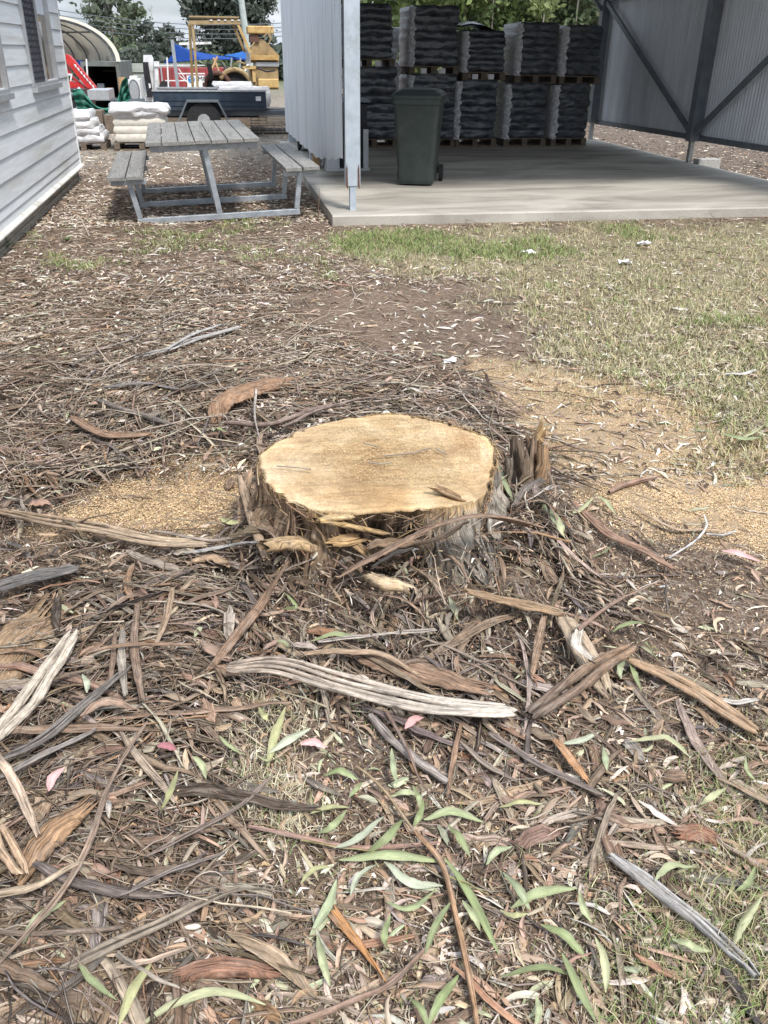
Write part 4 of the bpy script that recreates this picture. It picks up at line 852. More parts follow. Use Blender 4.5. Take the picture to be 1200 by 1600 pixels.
    Y = 32.; a = AY(291.5, 118, Y); b = AY(322, 142, Y); r = root('yard_sign', ((a[0]+b[0])/2, Y, b[2]), 'white yard sign with blue round emblem and black letters MC', 'sign')
    MB().box((a[0], Y, b[2]), (b[0], Y+.02, a[2])).build('board', 'sign_white', r)
    pp = AY(299, 124, Y); MB().tube([(pp[0], Y-.012, pp[2]), (pp[0], Y-.001, pp[2])], .11, 20).build('emblem', 'sign_blue', r)
    for dx, dz in ((-.04, .03), (.04, .02), (0, -.05)): MB().box((pp[0]+dx-.02, Y-.02, pp[2]+dz-.01), (pp[0]+dx+.02, Y-.013, pp[2]+dz+.01)).build('emblem_mark', 'sign_white', r)
    tcv = bpy.data.curves.new('letters', 'FONT'); tcv.body = 'MC'; tcv.size = .20; tcv.extrude = .004; to = bpy.data.objects.new('lettering', tcv); COL.objects.link(to)
    dg = bpy.context.evaluated_depsgraph_get(); me = bpy.data.meshes.new_from_object(to.evaluated_get(dg)); bpy.data.objects.remove(to); me.materials.append(M['sign_black'])
    lo = bpy.data.objects.new('lettering', me); COL.objects.link(lo); lo.parent = r; pp = AY(309.5, 126.5, Y); lo.location = Vector((pp[0], Y-.01, pp[2]))-r.location; lo.rotation_euler = (math.radians(90), 0, 0)
    # shade sails
    def sail(name, pts, Y0, mat, lab):
        pp = [AY(p[0], p[1], Y0+p[2]) for p in pts]; m = MB(); n = len(pp); c = sum(pp)/n-np.array([0, 0, .15]); V = [c]; N_ = 6
        for i in range(n):
            for k in range(N_):
                t = k/N_; p = pp[i]*(1-t)+pp[(i+1) % n]*t; p = p+(c-p)*.12*4*t*(1-t); V.append(p)
        T = len(V)-1; Fc = [(0, 1+i, 1+(i+1) % T) for i in range(T)]; k0 = len(V); V += [v-np.array([0, 0, .02]) for v in V]; Fc += [(a+k0, c_+k0, b_+k0) for a, b_, c_ in Fc]
        m.add(V, Fc).build(name, mat, base=tuple(c), label=lab, cat='shade sail')
    sail('shade_sail', [(256, 98, 0), (271, 67, 1), (304, 80, 3), (392, 93, 6), (330, 92, 2)], 40., 'blue_sail', 'dark blue shade sail stretched above the red container')
    sail('shade_sail', [(350, 86, 4), (392, 76, 2), (398, 94, 0)], 42., 'light_blue_sail', 'lighter blue shade sail at the right, beside the yellow loader')
    for k, px in enumerate((362, 376)): pbar(MB(), (px, 90), (px-2, 112), 40., .06).build('sail_pole', 'galv_tube', base=tuple(AY(px-2, 112, 40.)), label=('left' if k == 0 else 'right')+' short pale pole under the lighter blue shade sail', cat='pole')
    # yellow canopy frame
    Y = 22.5; r = root('machine_canopy', (AY(340, 150, Y)[0], Y, GZ(0, Y)), 'yellow steel canopy frame of a machine standing behind the blue trailer', 'canopy frame')
    pbar(MB(), (301, 37), (310, 150), Y, .055).build('post', 'yellow_brown', r); pbar(MB(), (296, 37), (302, 150), Y+.9, .06).build('post', 'yellow_paint', r)
    pbar(MB(), (295, 35.5), (376, 34.5), Y, .08, .08).build('roof_beam', 'yellow_brown', r); pbar(MB(), (296, 33.5), (370, 32.5), Y+.9, .07, .05).build('roof_beam', 'yellow_brown', r)
    a = AY(296, 34.5, Y); b = AY(374, 33.0, Y); MB().box((a[0], Y-.05, b[2]+.06), (b[0], Y+1.0, b[2]+.09)).build('roof_plate', 'yellow_brown', r)
    for px in (328, 340, 350, 361, 371): m = MB(); rect_thing(m, (px, 30.5), (px+4, 32.5), Y-.06, Y+.02); m.build('roof_bolt', 'white_paint', r)
    pbar(MB(), (371, 36), (391, 82), Y, .06).build('brace_post', 'yellow_paint', r); pbar(MB(), (364, 38), (383, 82), Y+.9, .06).build('brace_post', 'yellow_brown', r)
    pbar(MB(), (280, 68.5), (330, 67), 36., .08).build('white_awning_bar', 'white_paint', base=tuple(AY(300, 68, 36.)), label='thin white bar crossing in front of the distant trees', cat='bar')
    # yellow loader
    Y = 22.8; r = root('yellow_loader', (AY(410, 150, Y)[0], Y, GZ(1, Y)), 'yellow loader body with engine and hoses beside the grey shed wall', 'loader')
    m = MB(); rect_thing(m, (386, 40), (428, 53), Y, Y+.8); m.build('counterweight', 'yellow_paint', r, bevel=.02)
    plate([(392, 75), (406, 60), (412, 62), (436, 86), (436, 98), (386, 98)], Y+.1, .6, 'side_plate', 'yellow_brown', r)
    m = MB(); rect_thing(m, (388, 86), (436, 94), Y-.1, Y+.1); m.build('beam', 'yellow_paint', r)
    m = MB(); rect_thing(m, (390, 104), (436, 140), Y, Y+1); m.build('body', 'yellow_brown', r)
    m = MB(); rect_thing(m, (380, 103), (400, 108), Y-.15, Y); m.build('step', 'yellow_paint', r)
    m = MB(); rect_thing(m, (394, 108), (400, 128), Y-.12, Y-.01); m.build('leg', 'yellow_paint', r)
    m = MB(); rect_thing(m, (403, 123), (436, 138), Y-.12, Y-.01); m.build('sill', 'yellow_paint', r, bevel=.02)
    m = MB(); rect_thing(m, (390, 54), (405, 66), Y+.05, Y+.7); m.build('engine', 'rust', r)
    m = MB(); rect_thing(m, (384, 74), (392, 100), Y-.2, Y-.02); m.build('grey_housing', 'aluminium', r)
    m = MB(); rect_thing(m, (400, 97), (436, 104), Y-.05, Y+.8); m.build('silver_deck', 'aluminium', r)
    for pts in (((412, 58), (418, 52), (423, 62), (419, 70)), ((384, 100), (372, 96), (360, 104), (376, 112)), ((398, 66), (392, 74), (390, 84)), ((402, 106), (416, 112), (430, 110)), ((425, 42), (421, 54), (424, 60))):
        m = MB(); m.tube([AY(*q, Y-.15) for q in pts], .02, 6); m.build('hose', 'yellow_brown' if random.random() < .5 else 'black_paint', r)
    # dark round tyres and tangled parts between canopy and loader
    pp = AY(365, 130, 24.5); r = root('tracked_machine', (pp[0], 24.5, GZ(0, 24.5)), 'brown curved mudguards and wheel of the machine under the yellow canopy', 'machine')
    for px, rad, mt in ((340, .32, 'rust'), (368, .40, 'rust')):
        q = AY(px, 136, 24.5); V = []; n = 12
        MB().tube([(q[0]+rad*math.cos(math.pi*i/n), 24.5, q[2]+rad*math.sin(math.pi*i/n)) for i in range(n+1)], .06, 8).build('mudguard', 'yellow_brown' if px > 350 else 'rust', r)
        MB().tube([(q[0], 24.55, q[2]), (q[0], 24.8, q[2])], rad*.9, 20).build('wheel', 'rubber', r)
    plate([(322, 98), (330, 100), (334, 122), (328, 126)], 24.2, .3, 'dark_seat', 'black_paint', r)
    for k in range(9):
        a = AY(330+k*6+random.random()*4, 108+random.random()*12, 25.); MB().tube([a, a+np.array([random.uniform(-.25, .25), .1, random.uniform(-.1, .35)])], .03, 6).build('lever', random.choice(['black_paint', 'white_paint', 'wood_tan']), r)
    # orange boom seen between the stacks
    Y = 27.; r = root('excavator_boom', (AY(615, 80, Y)[0], Y, GZ(8, Y)), 'orange excavator boom seen in the gap between the first two pallet stacks', 'excavator boom')
    plate([(598, 42), (632, 56), (632, 80), (598, 70)], Y, .5, 'boom', 'orange_paint', r)
    plate([(598, 40), (632, 53), (632, 57), (598, 44)], Y-.05, .6, 'top_flange', 'yellow_brown', r)
    plate([(607, 60), (622, 65), (622, 71), (607, 66)], Y-.02, .01, 'lettering', 'white_paint', r)
    plate([(598, 70), (632, 80), (632, 150), (598, 150)], Y+.1, .4, 'body', 'orange_paint', r)
    # far house and power line
    Y = 70.; gz = -1.2
    r = root('far_house', (AY(350, 90, Y)[0], Y, gz), 'low cream house far behind the blue shade sails', 'house')
    a = AY(318, 72, Y); b = AY(380, 100, Y); MB().box((a[0], Y, gz), (b[0], Y+6, a[2])).build('wall', 'far_wall', r); MB().prism([(a[0]-.4, a[2]), (b[0]+.4, a[2]), (.5*(a[0]+b[0]), a[2]+1.1)], 'y', Y-.3, Y+6.3).build('roof', 'aluminium', r)
    Y = 48.; pb = AY(390, 100, Y); pt = AY(377, 0, Y); d = pt-pb; m = MB(); m.tube([pb-d*.3, pb+d*1.5], [.19, .13], 10); r = root('power_pole', tuple(pb-d*.3), 'grey green power pole rising behind the yellow machine canopy', 'power pole')
    m.build('pole', 'pole_grey', r); tp = pb+d*1.42; MB().bar(tp+np.array([-1.2, -.1, 0]), tp+np.array([1.2, -.1, 0]), .1).build('crossarm', 'pole_grey', r)
    for k in range(4):
        y0 = 14+k*6.5; A = AY(60, y0-4+k*1.5, 52); B = AY(640, y0-8, 52); pts = []
        for i in range(17):
            t = i/16; p = A*(1-t)+B*t; p = p-np.array([0, 0, .9*4*t*(1-t)]); pts.append(p)
        MB().tube(pts, .018, 4).build('power_line', 'dark_steel', base=tuple(A), label=['topmost', 'second from top', 'third from top', 'lowest'][k]+' of the four power lines crossing in front of the distant trees', cat='power line')
    r = root('tv_mast', tuple(AY(237, 60, 60.)), 'thin antenna mast above the trees left of the yellow canopy', 'antenna'); pbar(MB(), (236, 8), (238, 70), 60., .07).build('mast', 'pole_grey', r)
far_yard()
# ============================================================ trees
def tree(name, x, y, h, spread, trunk_h, n, cols, label, group, leaf=.28, crown_lo=.25, seed=0, clumps=70, trunkr=.2, parts=True, gz=-1.2):
    R = np.random.default_rng(seed); r = root(name, (x, y, gz), label, 'tree', group)
    cz = h*(1+crown_lo)/2; rz = h*(1-crown_lo)/2
    C = []
    while len(C) < clumps:
        p = R.uniform(-1, 1, 3); q = np.linalg.norm(p)
        if .25 < q < 1: C.append(p*[spread, spread, rz]*(.75+.35*R.random())+[0, 0, cz])
    C = np.array(C); cs = R.uniform(.35, 1.0, clumps)*spread*.24
    id_ = R.integers(0, clumps, n); P = C[id_]+R.normal(0, 1, (n, 3))*cs[id_][:, None]*[1, 1, .6]
    a = R.normal(0, 1, (n, 3)); a /= np.linalg.norm(a, axis=1)[:, None]; b = np.cross(a, R.normal(0, 1, (n, 3))); b /= np.linalg.norm(b, axis=1)[:, None]
    s = leaf*R.uniform(.5, 1.2, n)[:, None]; V = np.stack([P-a*s, P-b*s*.45, P+a*s, P+b*s*.45], 1).reshape(-1, 3); Q = np.arange(4*n).reshape(-1, 4)
    base = np.array(cols)[R.integers(0, len(cols), clumps)][id_]*R.uniform(.75, 1.25, (n, 1)); tint = np.repeat(base, 4, 0)
    npmesh('crown', V, Q, tint=tint, mat='tree_leaf', smooth=False, parent=r)
    top = np.array([R.uniform(-.3, .3), 0, h*.85]); pts = [np.array([0, 0, -.3]), np.array([.05*h*R.uniform(-1, 1), 0, h*.3]), np.array([.06*h*R.uniform(-1, 1), 0, h*.6]), top]
    MB().tube(pts, [trunkr, trunkr*.8, trunkr*.5, trunkr*.15], 8).build('trunk', 'trunk_bark', r, smooth=True, base=(0, 0, 0))
    m = MB()
    for k in R.choice(clumps, min(clumps, 14), replace=False):
        c = C[k]; t = np.clip(c[2]/h*.75, .15, .8); s0 = pts[1]*(1-t)+top*t if t > .3 else pts[1]*t/.3; m.tube([s0, (s0+c)/2+[0, 0, .15], c], [trunkr*.35, trunkr*.2, trunkr*.06], 5)
    m.build('limbs', 'trunk_bark', r, smooth=True, base=(0, 0, 0)); return r
GA = [(.11, .15, .075), (.14, .18, .09), (.085, .115, .065), (.16, .20, .11)]
GD = [(.10, .12, .095), (.125, .145, .12), (.08, .098, .08)]
GB = [(.13, .18, .06), (.18, .23, .08), (.09, .13, .05), (.21, .25, .10)]
def T(px, Y): return float(AY(px, 90, Y)[0])
def trees():
    g = 'trees behind the yard'
    tree('gum_tree', T(180, 62), 62, 7.6, 1.75, 3, 3300, [(.17, .20, .14), (.13, .16, .11), (.21, .24, .17)], 'airy grey green gum tree right of the dome shelter', g, .24, .2, 1, 46)
    tree('gum_tree', T(212, 66), 66, 5.2, 1.5, 2, 2800, [(.16, .19, .12), (.12, .15, .09)], 'loose pale gum tree between the dome shelter and the dark conifer', g, .24, .15, 2, 40)
    tree('conifer', T(240, 52), 52, 4.1, .9, 1, 3600, GD+[(.05, .075, .035)], 'dark bushy conifer left of the leaning steel pole', g, .17, .05, 3, 40)
    tree('gum_tree', T(270, 85), 85, 4.4, 1.3, 3, 1300, GD, 'small dark tree on the horizon left of the yellow canopy', g, .25, .2, 4, 30)
    tree('she_oak', T(342, 60), 60, 10.5, 1.75, 1, 13000, GD, 'tall dense grey green she-oak behind the left part of the yellow canopy', g, .2, .0, 5, 130)
    tree('she_oak', T(392, 64), 64, 9.6, 1.6, 1, 12000, GD, 'tall dense grey green she-oak behind the power pole', g, .2, .0, 6, 130)
    tree('she_oak', T(306, 68), 68, 9.8, .7, 3, 900, [(.17, .19, .16), (.14, .16, .13)], 'thin feathery tree at the left edge of the tall she-oaks', g, .2, .3, 7, 26)
    tree('pine_tree', T(78, 50), 50, 7.2, .75, 2, 4000, GD, 'dark tree top showing above the dome shelter beside the house corner', g, .18, .3, 8, 36)
    hg = 'shrubs along the back fence'
    for k, (px, Y, h, sp) in enumerate(((168, 50, 3.1, 1.7), (196, 52, 3.0, 1.8), (222, 49, 3.3, 1.4), (318, 54, 2.4, 1.6), (350, 56, 2.4, 1.6))):
        tree('shrub', T(px, Y), Y, h, sp, .5, 2200, GA if k != 2 else GD, ['leafy green shrub behind the fence nearest the dome shelter', 'broad green shrub in the middle of the back fence', 'darker shrub beside the white loader crane', 'low shrub behind the left blue sail', 'low shrub beneath the middle of the blue sails'][k], hg, .16, 0, 20+k, 30, .08)
    bg = 'bright green trees behind the shed'
    spec = [(560, 25), (590, 28), (625, 26), (662, 30), (700, 27), (738, 31), (775, 28), (812, 32), (850, 29), (888, 33), (925, 30), (960, 28)]
    for k, (px, Y) in enumerate(spec):
        wd = ['first', 'second', 'third', 'fourth', 'fifth', 'sixth', 'seventh', 'eighth', 'ninth', 'tenth', 'eleventh', 'twelfth'][k]
        tree('eucalypt', T(px, Y), Y, 6.5+1.2*(k % 3), 1.55, 2, 4600, GB if k < 8 else GA+[(.13, .14, .07)], wd+' leafy tree from the left in the row behind the shed', bg, .125, -.05, 40+k, 60, .11, gz=float(gh(2, Y)))
    # pale thin stems in front of the crowns
    for k in range(6):
        px = 600+k*58+random.uniform(-12, 12); Y = 25+random.random()*3; x = T(px, Y); z = float(gh(x, Y)); lean = random.uniform(-.25, .25)
        m = MB(); m.tube([(x, Y, z-.2), (x+lean*.5, Y, z+3), (x+lean, Y+.1, z+6.5)], [.03, .024, .012], 6)
        m.build('sapling_trunk', 'trunk_bark', base=(x, Y, z), label='thin pale sapling stem among the leafy trees behind the shed', cat='sapling', group='thin stems behind the shed')
trees()
def far_wood():
    n = 26000; R = np.random.default_rng(5); x = R.uniform(-60, 110, n); y = R.uniform(95, 112, n); top = 2.2+1.8*fbm(x, y*0, .12, 3)+5*np.clip((x-14)/10, 0, 1); z = -1.2+R.random(n)**.8*top*1.0
    a = R.normal(0, 1, (n, 3)); a /= np.linalg.norm(a, axis=1)[:, None]; b = np.cross(a, R.normal(0, 1, (n, 3))); b /= np.linalg.norm(b, axis=1)[:, None]; P = np.stack([x, y, z], 1); s = R.uniform(.3, .8, (n, 1))
    V = np.stack([P-a*s, P-b*s*.6, P+a*s, P+b*s*.6], 1).reshape(-1, 3); t = np.repeat(np.array([(.10, .13, .10), (.075, .10, .075), (.12, .15, .12)])[R.integers(0, 3, n)], 4, 0)
    o = npmesh('distant_wood', V, np.arange(4*n).reshape(-1, 4), tint=t, mat='tree_leaf', smooth=False); tag(o, 'hazy line of distant woodland beyond the yard', 'wood', kind='stuff')
far_wood()
# ============================================================ stump
STZ = .315
def stump():
    out = [(406, 712), (409, 735), (424, 760), (450, 782), (490, 795), (530, 800), (575, 801), (620, 798), (660, 796), (700, 790), (735, 784), (762, 764), (771, 735), (772, 704), (762, 684), (738, 674), (704, 664), (664, 653), (625, 646), (585, 647), (545, 653), (500, 664), (462, 676), (430, 692)]
    P = np.array([G(*p, z=STZ)[:2] for p in out]); c = P.mean(0)
    r = root('tree_stump', (c[0], c[1], float(gh(*c))), 'freshly sawn wide tree stump with pale yellow top in the middle of the bark litter', 'stump')
    ang = np.arctan2(P[:, 1]-c[1], P[:, 0]-c[0]); rad = np.linalg.norm(P-c, axis=1); o = np.argsort(ang); ang, rad = ang[o], rad[o]
    NA = 480; th = np.linspace(-math.pi, math.pi, NA, endpoint=False); R0 = np.interp(th, ang, rad, period=2*math.pi)
    R0 = R0+.016*(vn(th*5, th*0, 1, 2)-.5)+.012*(vn(th*15, th*0, 1, 3)-.5)+.008*np.exp(-((np.degrees(th)-8)/9)**2)+.007*(vn(th*55, th*0, 1, 4)-.5)-.018*np.clip(vn(th*13, th*0, 1, 5)-.78, 0, 1)/.22
    NR = 100; V = []; tint = []; s = np.linspace(0, 1, NR)
    for k in range(NR):
        f = s[k]; x = c[0]+R0*f*np.cos(th); y = c[1]+R0*f*np.sin(th)
        z = STZ+.012*(fbm(x, y, 5, 3)-.5)*min(1, f*2)+.006*(fbm(x*1.5+y*5, y, 12, 2, 3)-.5)
        q = np.clip((x-(c[0]+.22))/.16, 0, 1); q2 = np.clip((x-(c[0]+.14))/.12, 0, 1)*np.clip((c[1]-.02-y)/.12, 0, 1)*np.clip(f*1.6-.6, 0, 1); z = z-.028*q*(vn(x*16+y*5, y*6, 1, 4)**1.2)-.05*q2*vn(x*20, y*5+x*9, 1, 6)-.006*(f > .985)
        V.append(np.stack([x, y, z], 1))
        d = np.hypot(x-c[0]+.0, (y-c[1])*1.25); heart = np.clip(1-d/.33, 0, 1)
        col = np.array([1, 1, 1])*np.ones((NA, 1)); col = col*(1-.27*heart[:, None])+np.array([.0, -.01, -.02])
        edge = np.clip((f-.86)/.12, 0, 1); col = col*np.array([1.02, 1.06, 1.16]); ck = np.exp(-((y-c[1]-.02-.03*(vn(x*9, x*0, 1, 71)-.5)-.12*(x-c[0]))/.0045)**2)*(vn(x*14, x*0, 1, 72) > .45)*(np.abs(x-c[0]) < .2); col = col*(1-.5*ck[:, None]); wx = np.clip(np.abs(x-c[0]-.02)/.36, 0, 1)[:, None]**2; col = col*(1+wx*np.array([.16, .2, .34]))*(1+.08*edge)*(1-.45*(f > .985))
        ring = 1+.05*np.sin(f*85+3*vn(th*2+3, th*0+f*6, 1, 5)); col = col*ring[:, None]
        col = col*(1+.35*(fbm(x*1.2+y*.4, y*2.2, 3.2, 4, 14)-.5))[:, None]*np.array([1, 1-.0, 1.0]); st = np.clip((fbm(x, y, 6, 4, 33)-.55)*5+q2*1.2*vn(x*30, y*9, 1, 7), 0, 1)[:, None]; col = col*(1-st*np.array([.10, .17, .24]))
        col = np.where(((fbm(x, y, 9, 3, 6) > .62) & (q < .1))[:, None], col*.86, col)
        tint.append(np.clip(col, 0, 1.6)*np.ones((NA, 3)))
    V = np.concatenate(V); tint = np.concatenate(tint); i = np.arange(NR-1)[:, None]*NA; j = np.arange(NA)[None, :]; j2 = (j+1) % NA
    Q = np.stack([i+j, i+NA+j, i+NA+j2, i+j2], -1).reshape(-1, 4)
    npmesh('cut_face', V-np.array([*c, 0])+np.array([0, 0, -float(gh(*c))]), Q, tint=tint, uv=V[:, :2], mat='cut_wood', parent=r)
    # bark side: ridged, flared into buttress roots, hollow in front left
    NH = 64; V = []; tint = []
    for k in range(NH):
        t = k/(NH-1)        # 0 top, 1 below ground
        z = STZ-.002-t*(STZ+.06)
        but = .0*th
        for a0, w_, amp in ((-58, .26, .17), (-12, .34, .12), (-150, .35, .08), (165, .4, .05), (60, .5, .05), (-112, .22, .045)):
            d = np.abs((th-math.radians(a0)+math.pi) % (2*math.pi)-math.pi); but = but+amp*np.exp(-(d/w_)**2)
        rr = R0+.004+(t**1.7)*(but+.01)
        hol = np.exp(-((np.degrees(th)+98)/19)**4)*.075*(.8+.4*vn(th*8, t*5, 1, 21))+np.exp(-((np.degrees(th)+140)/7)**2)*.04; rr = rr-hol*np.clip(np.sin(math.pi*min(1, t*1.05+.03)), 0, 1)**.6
        tw = th+t*.25*np.sin(th*3)
        rg = (vn(tw*7, t*3.5, 1, 22)-.5)*.06+(vn(tw*17+t*3, t*2.0, 1, 2)-.5)*.04+(vn(tw*34+t*5, t*3.0, 1, 5)-.5)*.026+(vn(tw*70+t*6, t*6, 1, 6)-.5)*.016+(vn(tw*11, t*11, 1, 8)-.5)*.03; rr = rr+rg*min(1, .12+t*3)
        V.append(np.stack([c[0]+rr*np.cos(th), c[1]+rr*np.sin(th), np.full(NA, z)+.004*(vn(th*12, t*9, 1, 7)-.5)], 1))
        n = (.5*vn(tw*34+t*5, t*3, 1, 5)+.5*vn(tw*80, t*8, 1, 9))[:, None]; m = vn(tw*5, t*2.5, 1, 11)[:, None]
        brown = np.array([.22, .15, .10]); grey = np.array([.33, .29, .24]); tan = np.array([.42, .30, .17]); dark = np.array([.075, .052, .038])
        right = np.clip((np.degrees(th)+82)/18, 0, 1)[:, None]*np.clip((40-np.degrees(th))/30, 0, 1)[:, None]
        col = brown*(1-m)+tan*m*.55+brown*m*.45; col = col*(1-right)+(grey*(.35+.9*n))*right; col = col*(.55+.9*n)
        if t < .13: col = col*(t/.13)+np.array([.50, .34, .17])*(1-t/.13)
        col = col*(1-np.clip(hol/.08, 0, .9)[:, None]*min(1, t*4))+dark*min(1, t*4)*np.clip(hol/.08, 0, .9)[:, None]  # darker with depth of the hollow: recess shade put into the tint
        tint.append(col)
    V = np.concatenate(V); tint = np.concatenate(tint); i = np.arange(NH-1)[:, None]*NA
    Q = np.stack([i+j, i+NA+j, i+NA+j2, i+j2], -1).reshape(-1, 4)[:, ::-1]
    uv = np.stack([V[:, 2], np.tile(th, NH)*.42], 1)
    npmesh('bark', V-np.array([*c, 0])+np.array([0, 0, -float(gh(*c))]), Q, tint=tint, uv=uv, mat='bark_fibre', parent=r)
    off = np.array([c[0], c[1], float(gh(*c))])
    # loose plates of bark round the side
    def surf(a, t):
        but = 0
        for a0, w_, amp in ((-58, .26, .17), (-12, .34, .12), (-150, .35, .08), (165, .4, .05), (60, .5, .05), (-112, .22, .045)):
            d = abs((a-math.radians(a0)+math.pi) % (2*math.pi)-math.pi); but += amp*math.exp(-(d/w_)**2)
        dg = math.degrees(a); hl = math.exp(-((dg+98)/19)**4)*.075*max(0, math.sin(math.pi*min(1, t*1.05+.03)))**.6
        return float(np.interp(a, th, R0, period=2*math.pi))+.004+t**1.7*(but+.01)-hl
    off = np.array([c[0], c[1], float(gh(*c))])
    for k in range(46):
        a = math.radians(random.choice([random.uniform(-178, -112), random.uniform(-82, -20), random.uniform(-78, -20)])); t0 = random.uniform(.02, .6); t1 = min(1.0, t0+random.uniform(.2, .5)); n = 8; lift = random.uniform(.002, .012); da = random.uniform(-.12, .12)
        sp = []
        for q in range(n):
            u_ = q/(n-1); t = t0+(t1-t0)*u_; rr = surf(a+da*u_, t)+.006+lift*(u_**2 if k % 2 else (1-u_)**2*.5); sp.append((c[0]+rr*math.cos(a+da*u_), c[1]+rr*math.sin(a+da*u_), STZ-.012-t*(STZ+.01)))
        W = random.uniform(.008, .030)*(.6+.4*np.sin(np.pi*np.linspace(.1, .9, n)))*(1+.3*(rng.random(n)-.5)); dg = math.degrees(a)
        col = random.choice([(.36, .32, .27), (.44, .40, .34), (.28, .24, .2), (.40, .31, .21)]) if dg > -84 else random.choice([(.26, .17, .11), (.38, .27, .16), (.18, .12, .085), (.31, .2, .12)])
        V_, Q_, uv_, pi_, _ = ribbons(np.array(sp)[None], W[None], np.array([.004]), 'slab', curl=random.uniform(-.5, .1), roll=np.array([math.pi/2*0+random.uniform(-.3, .3)]), ridge=.12, ragged=.15)
        npmesh('bark_plate', V_-off, Q_, uv_, np.tile(col, (len(V_), 1))*(1+.5*(rng.random((len(V_), 1))-.5)), 'bark_fibre', parent=r)
    # splinter standing at the right rim
    def slab3(pts, w_, th_, col, name, lab=None, roll=0, curl=0, mat='bark_fibre', n=14):
        sp = resample(np.array(pts), n); W = w_*(.75+.25*np.sin(np.pi*np.linspace(.12, .95, n)))*(1+.25*(rng.random(n)-.5)); V, Q, uv, pi, _ = ribbons(sp[None], W[None], np.array([th_]), 'slab', curl=curl, roll=np.array([roll]), ridge=.10, ragged=.12)
        t = np.tile(col, (len(V), 1))*(1+.4*(rng.random((len(V), 1))-.5)); oo = npmesh(name, V-off, Q, uv, t, mat, parent=r)
        if lab: oo['label'] = lab
    for (px, py, h, w_, col) in ((806, 772, .19, .075, (.17, .12, .085)), (826, 766, .21, .075, (.22, .15, .10)), (843, 772, .18, .065, (.32, .20, .115)), (794, 776, .16, .05, (.27, .22, .175)), (818, 782, .185, .07, (.20, .145, .10))):
        b = G(px, py); slab3([b-np.array([0, 0, .04]), b+np.array([.004, .01, h*.5]), b+np.array([-.004, .02, h])], w_, .035, col, 'splinter', roll=random.uniform(-.3, .3), n=9)
    b = G(832, 760)+np.array([0, .01, .195]); slab3([b, b+np.array([.012, 0, .028])], .06, .03, (.55, .36, .18), 'splinter', n=5)
    # torn lip hanging from the front edge
    for (a, bb, w_, col, rl) in (((505, 815), (590, 832), .055, (.46, .31, .15), .5), ((500, 812), (545, 808), .03, (.52, .37, .19), .2), ((560, 842), (520, 848), .04, (.42, .27, .13), .7), ((540, 838), (575, 868), .035, (.36, .24, .13), -.6), ((685, 765), (742, 792), .05, (.25, .155, .08), .1)):
        fr = float(AY(560, 805, c[1]-.30)[1]); Yq = c[1]-.345 if a[1] > 790 else c[1]-.27
        slab3([AY(*a, Yq), AY((a[0]+bb[0])/2, (a[1]+bb[1])/2, Yq-.015), AY(*bb, Yq-.01)], w_, .014, col, 'torn_lip', roll=rl, curl=.2, n=8)
    # broken fringe of fibres round the rim
    n = 800; a = rng.uniform(-math.pi, math.pi, n); rr = np.interp(a, th, R0, period=2*math.pi); L_ = rng.uniform(.008, .045, n)
    M_ = 4; t = np.linspace(0, 1, M_)[None, :]; rad_ = (rr+.004)[:, None]+.012*t**2*rng.random((n, 1)); aa = a[:, None]+t*.12*rng.normal(0, 1, (n, 1))
    sp = np.stack([c[0]+rad_*np.cos(aa), c[1]+rad_*np.sin(aa), STZ-.002-.20*rng.random((n, 1))**1.6-L_[:, None]*t*.6], -1)
    V, Q, uv, pi, _ = ribbons(sp, np.full((n, M_), .0035)*rng.uniform(.4, 1.6, (n, 1)), np.full(n, .002), 'thin')
    tc_ = palette(n, [(.42, .28, .14), (.22, .14, .09), (.33, .24, .16), (.12, .08, .06)], [3, 3, 3, 2])[pi]
    o_ = npmesh('fringe_fibres', V-off, Q, uv, tc_, 'litter', parent=r); o_['kind'] = 'stuff'
stump()
# ============================================================ hero pieces lying round the stump
def pile(x, y): return .11*np.exp(-((np.hypot((x-SX-.07)/.50, (y-SY+.03)/.44)-1.0)/.22)**2)*np.clip((SY+.15-y)/.3, 0, 1)+ .05*soft(PB, x, y, .1)+.012*soft(PT, x, y, .1)+.002
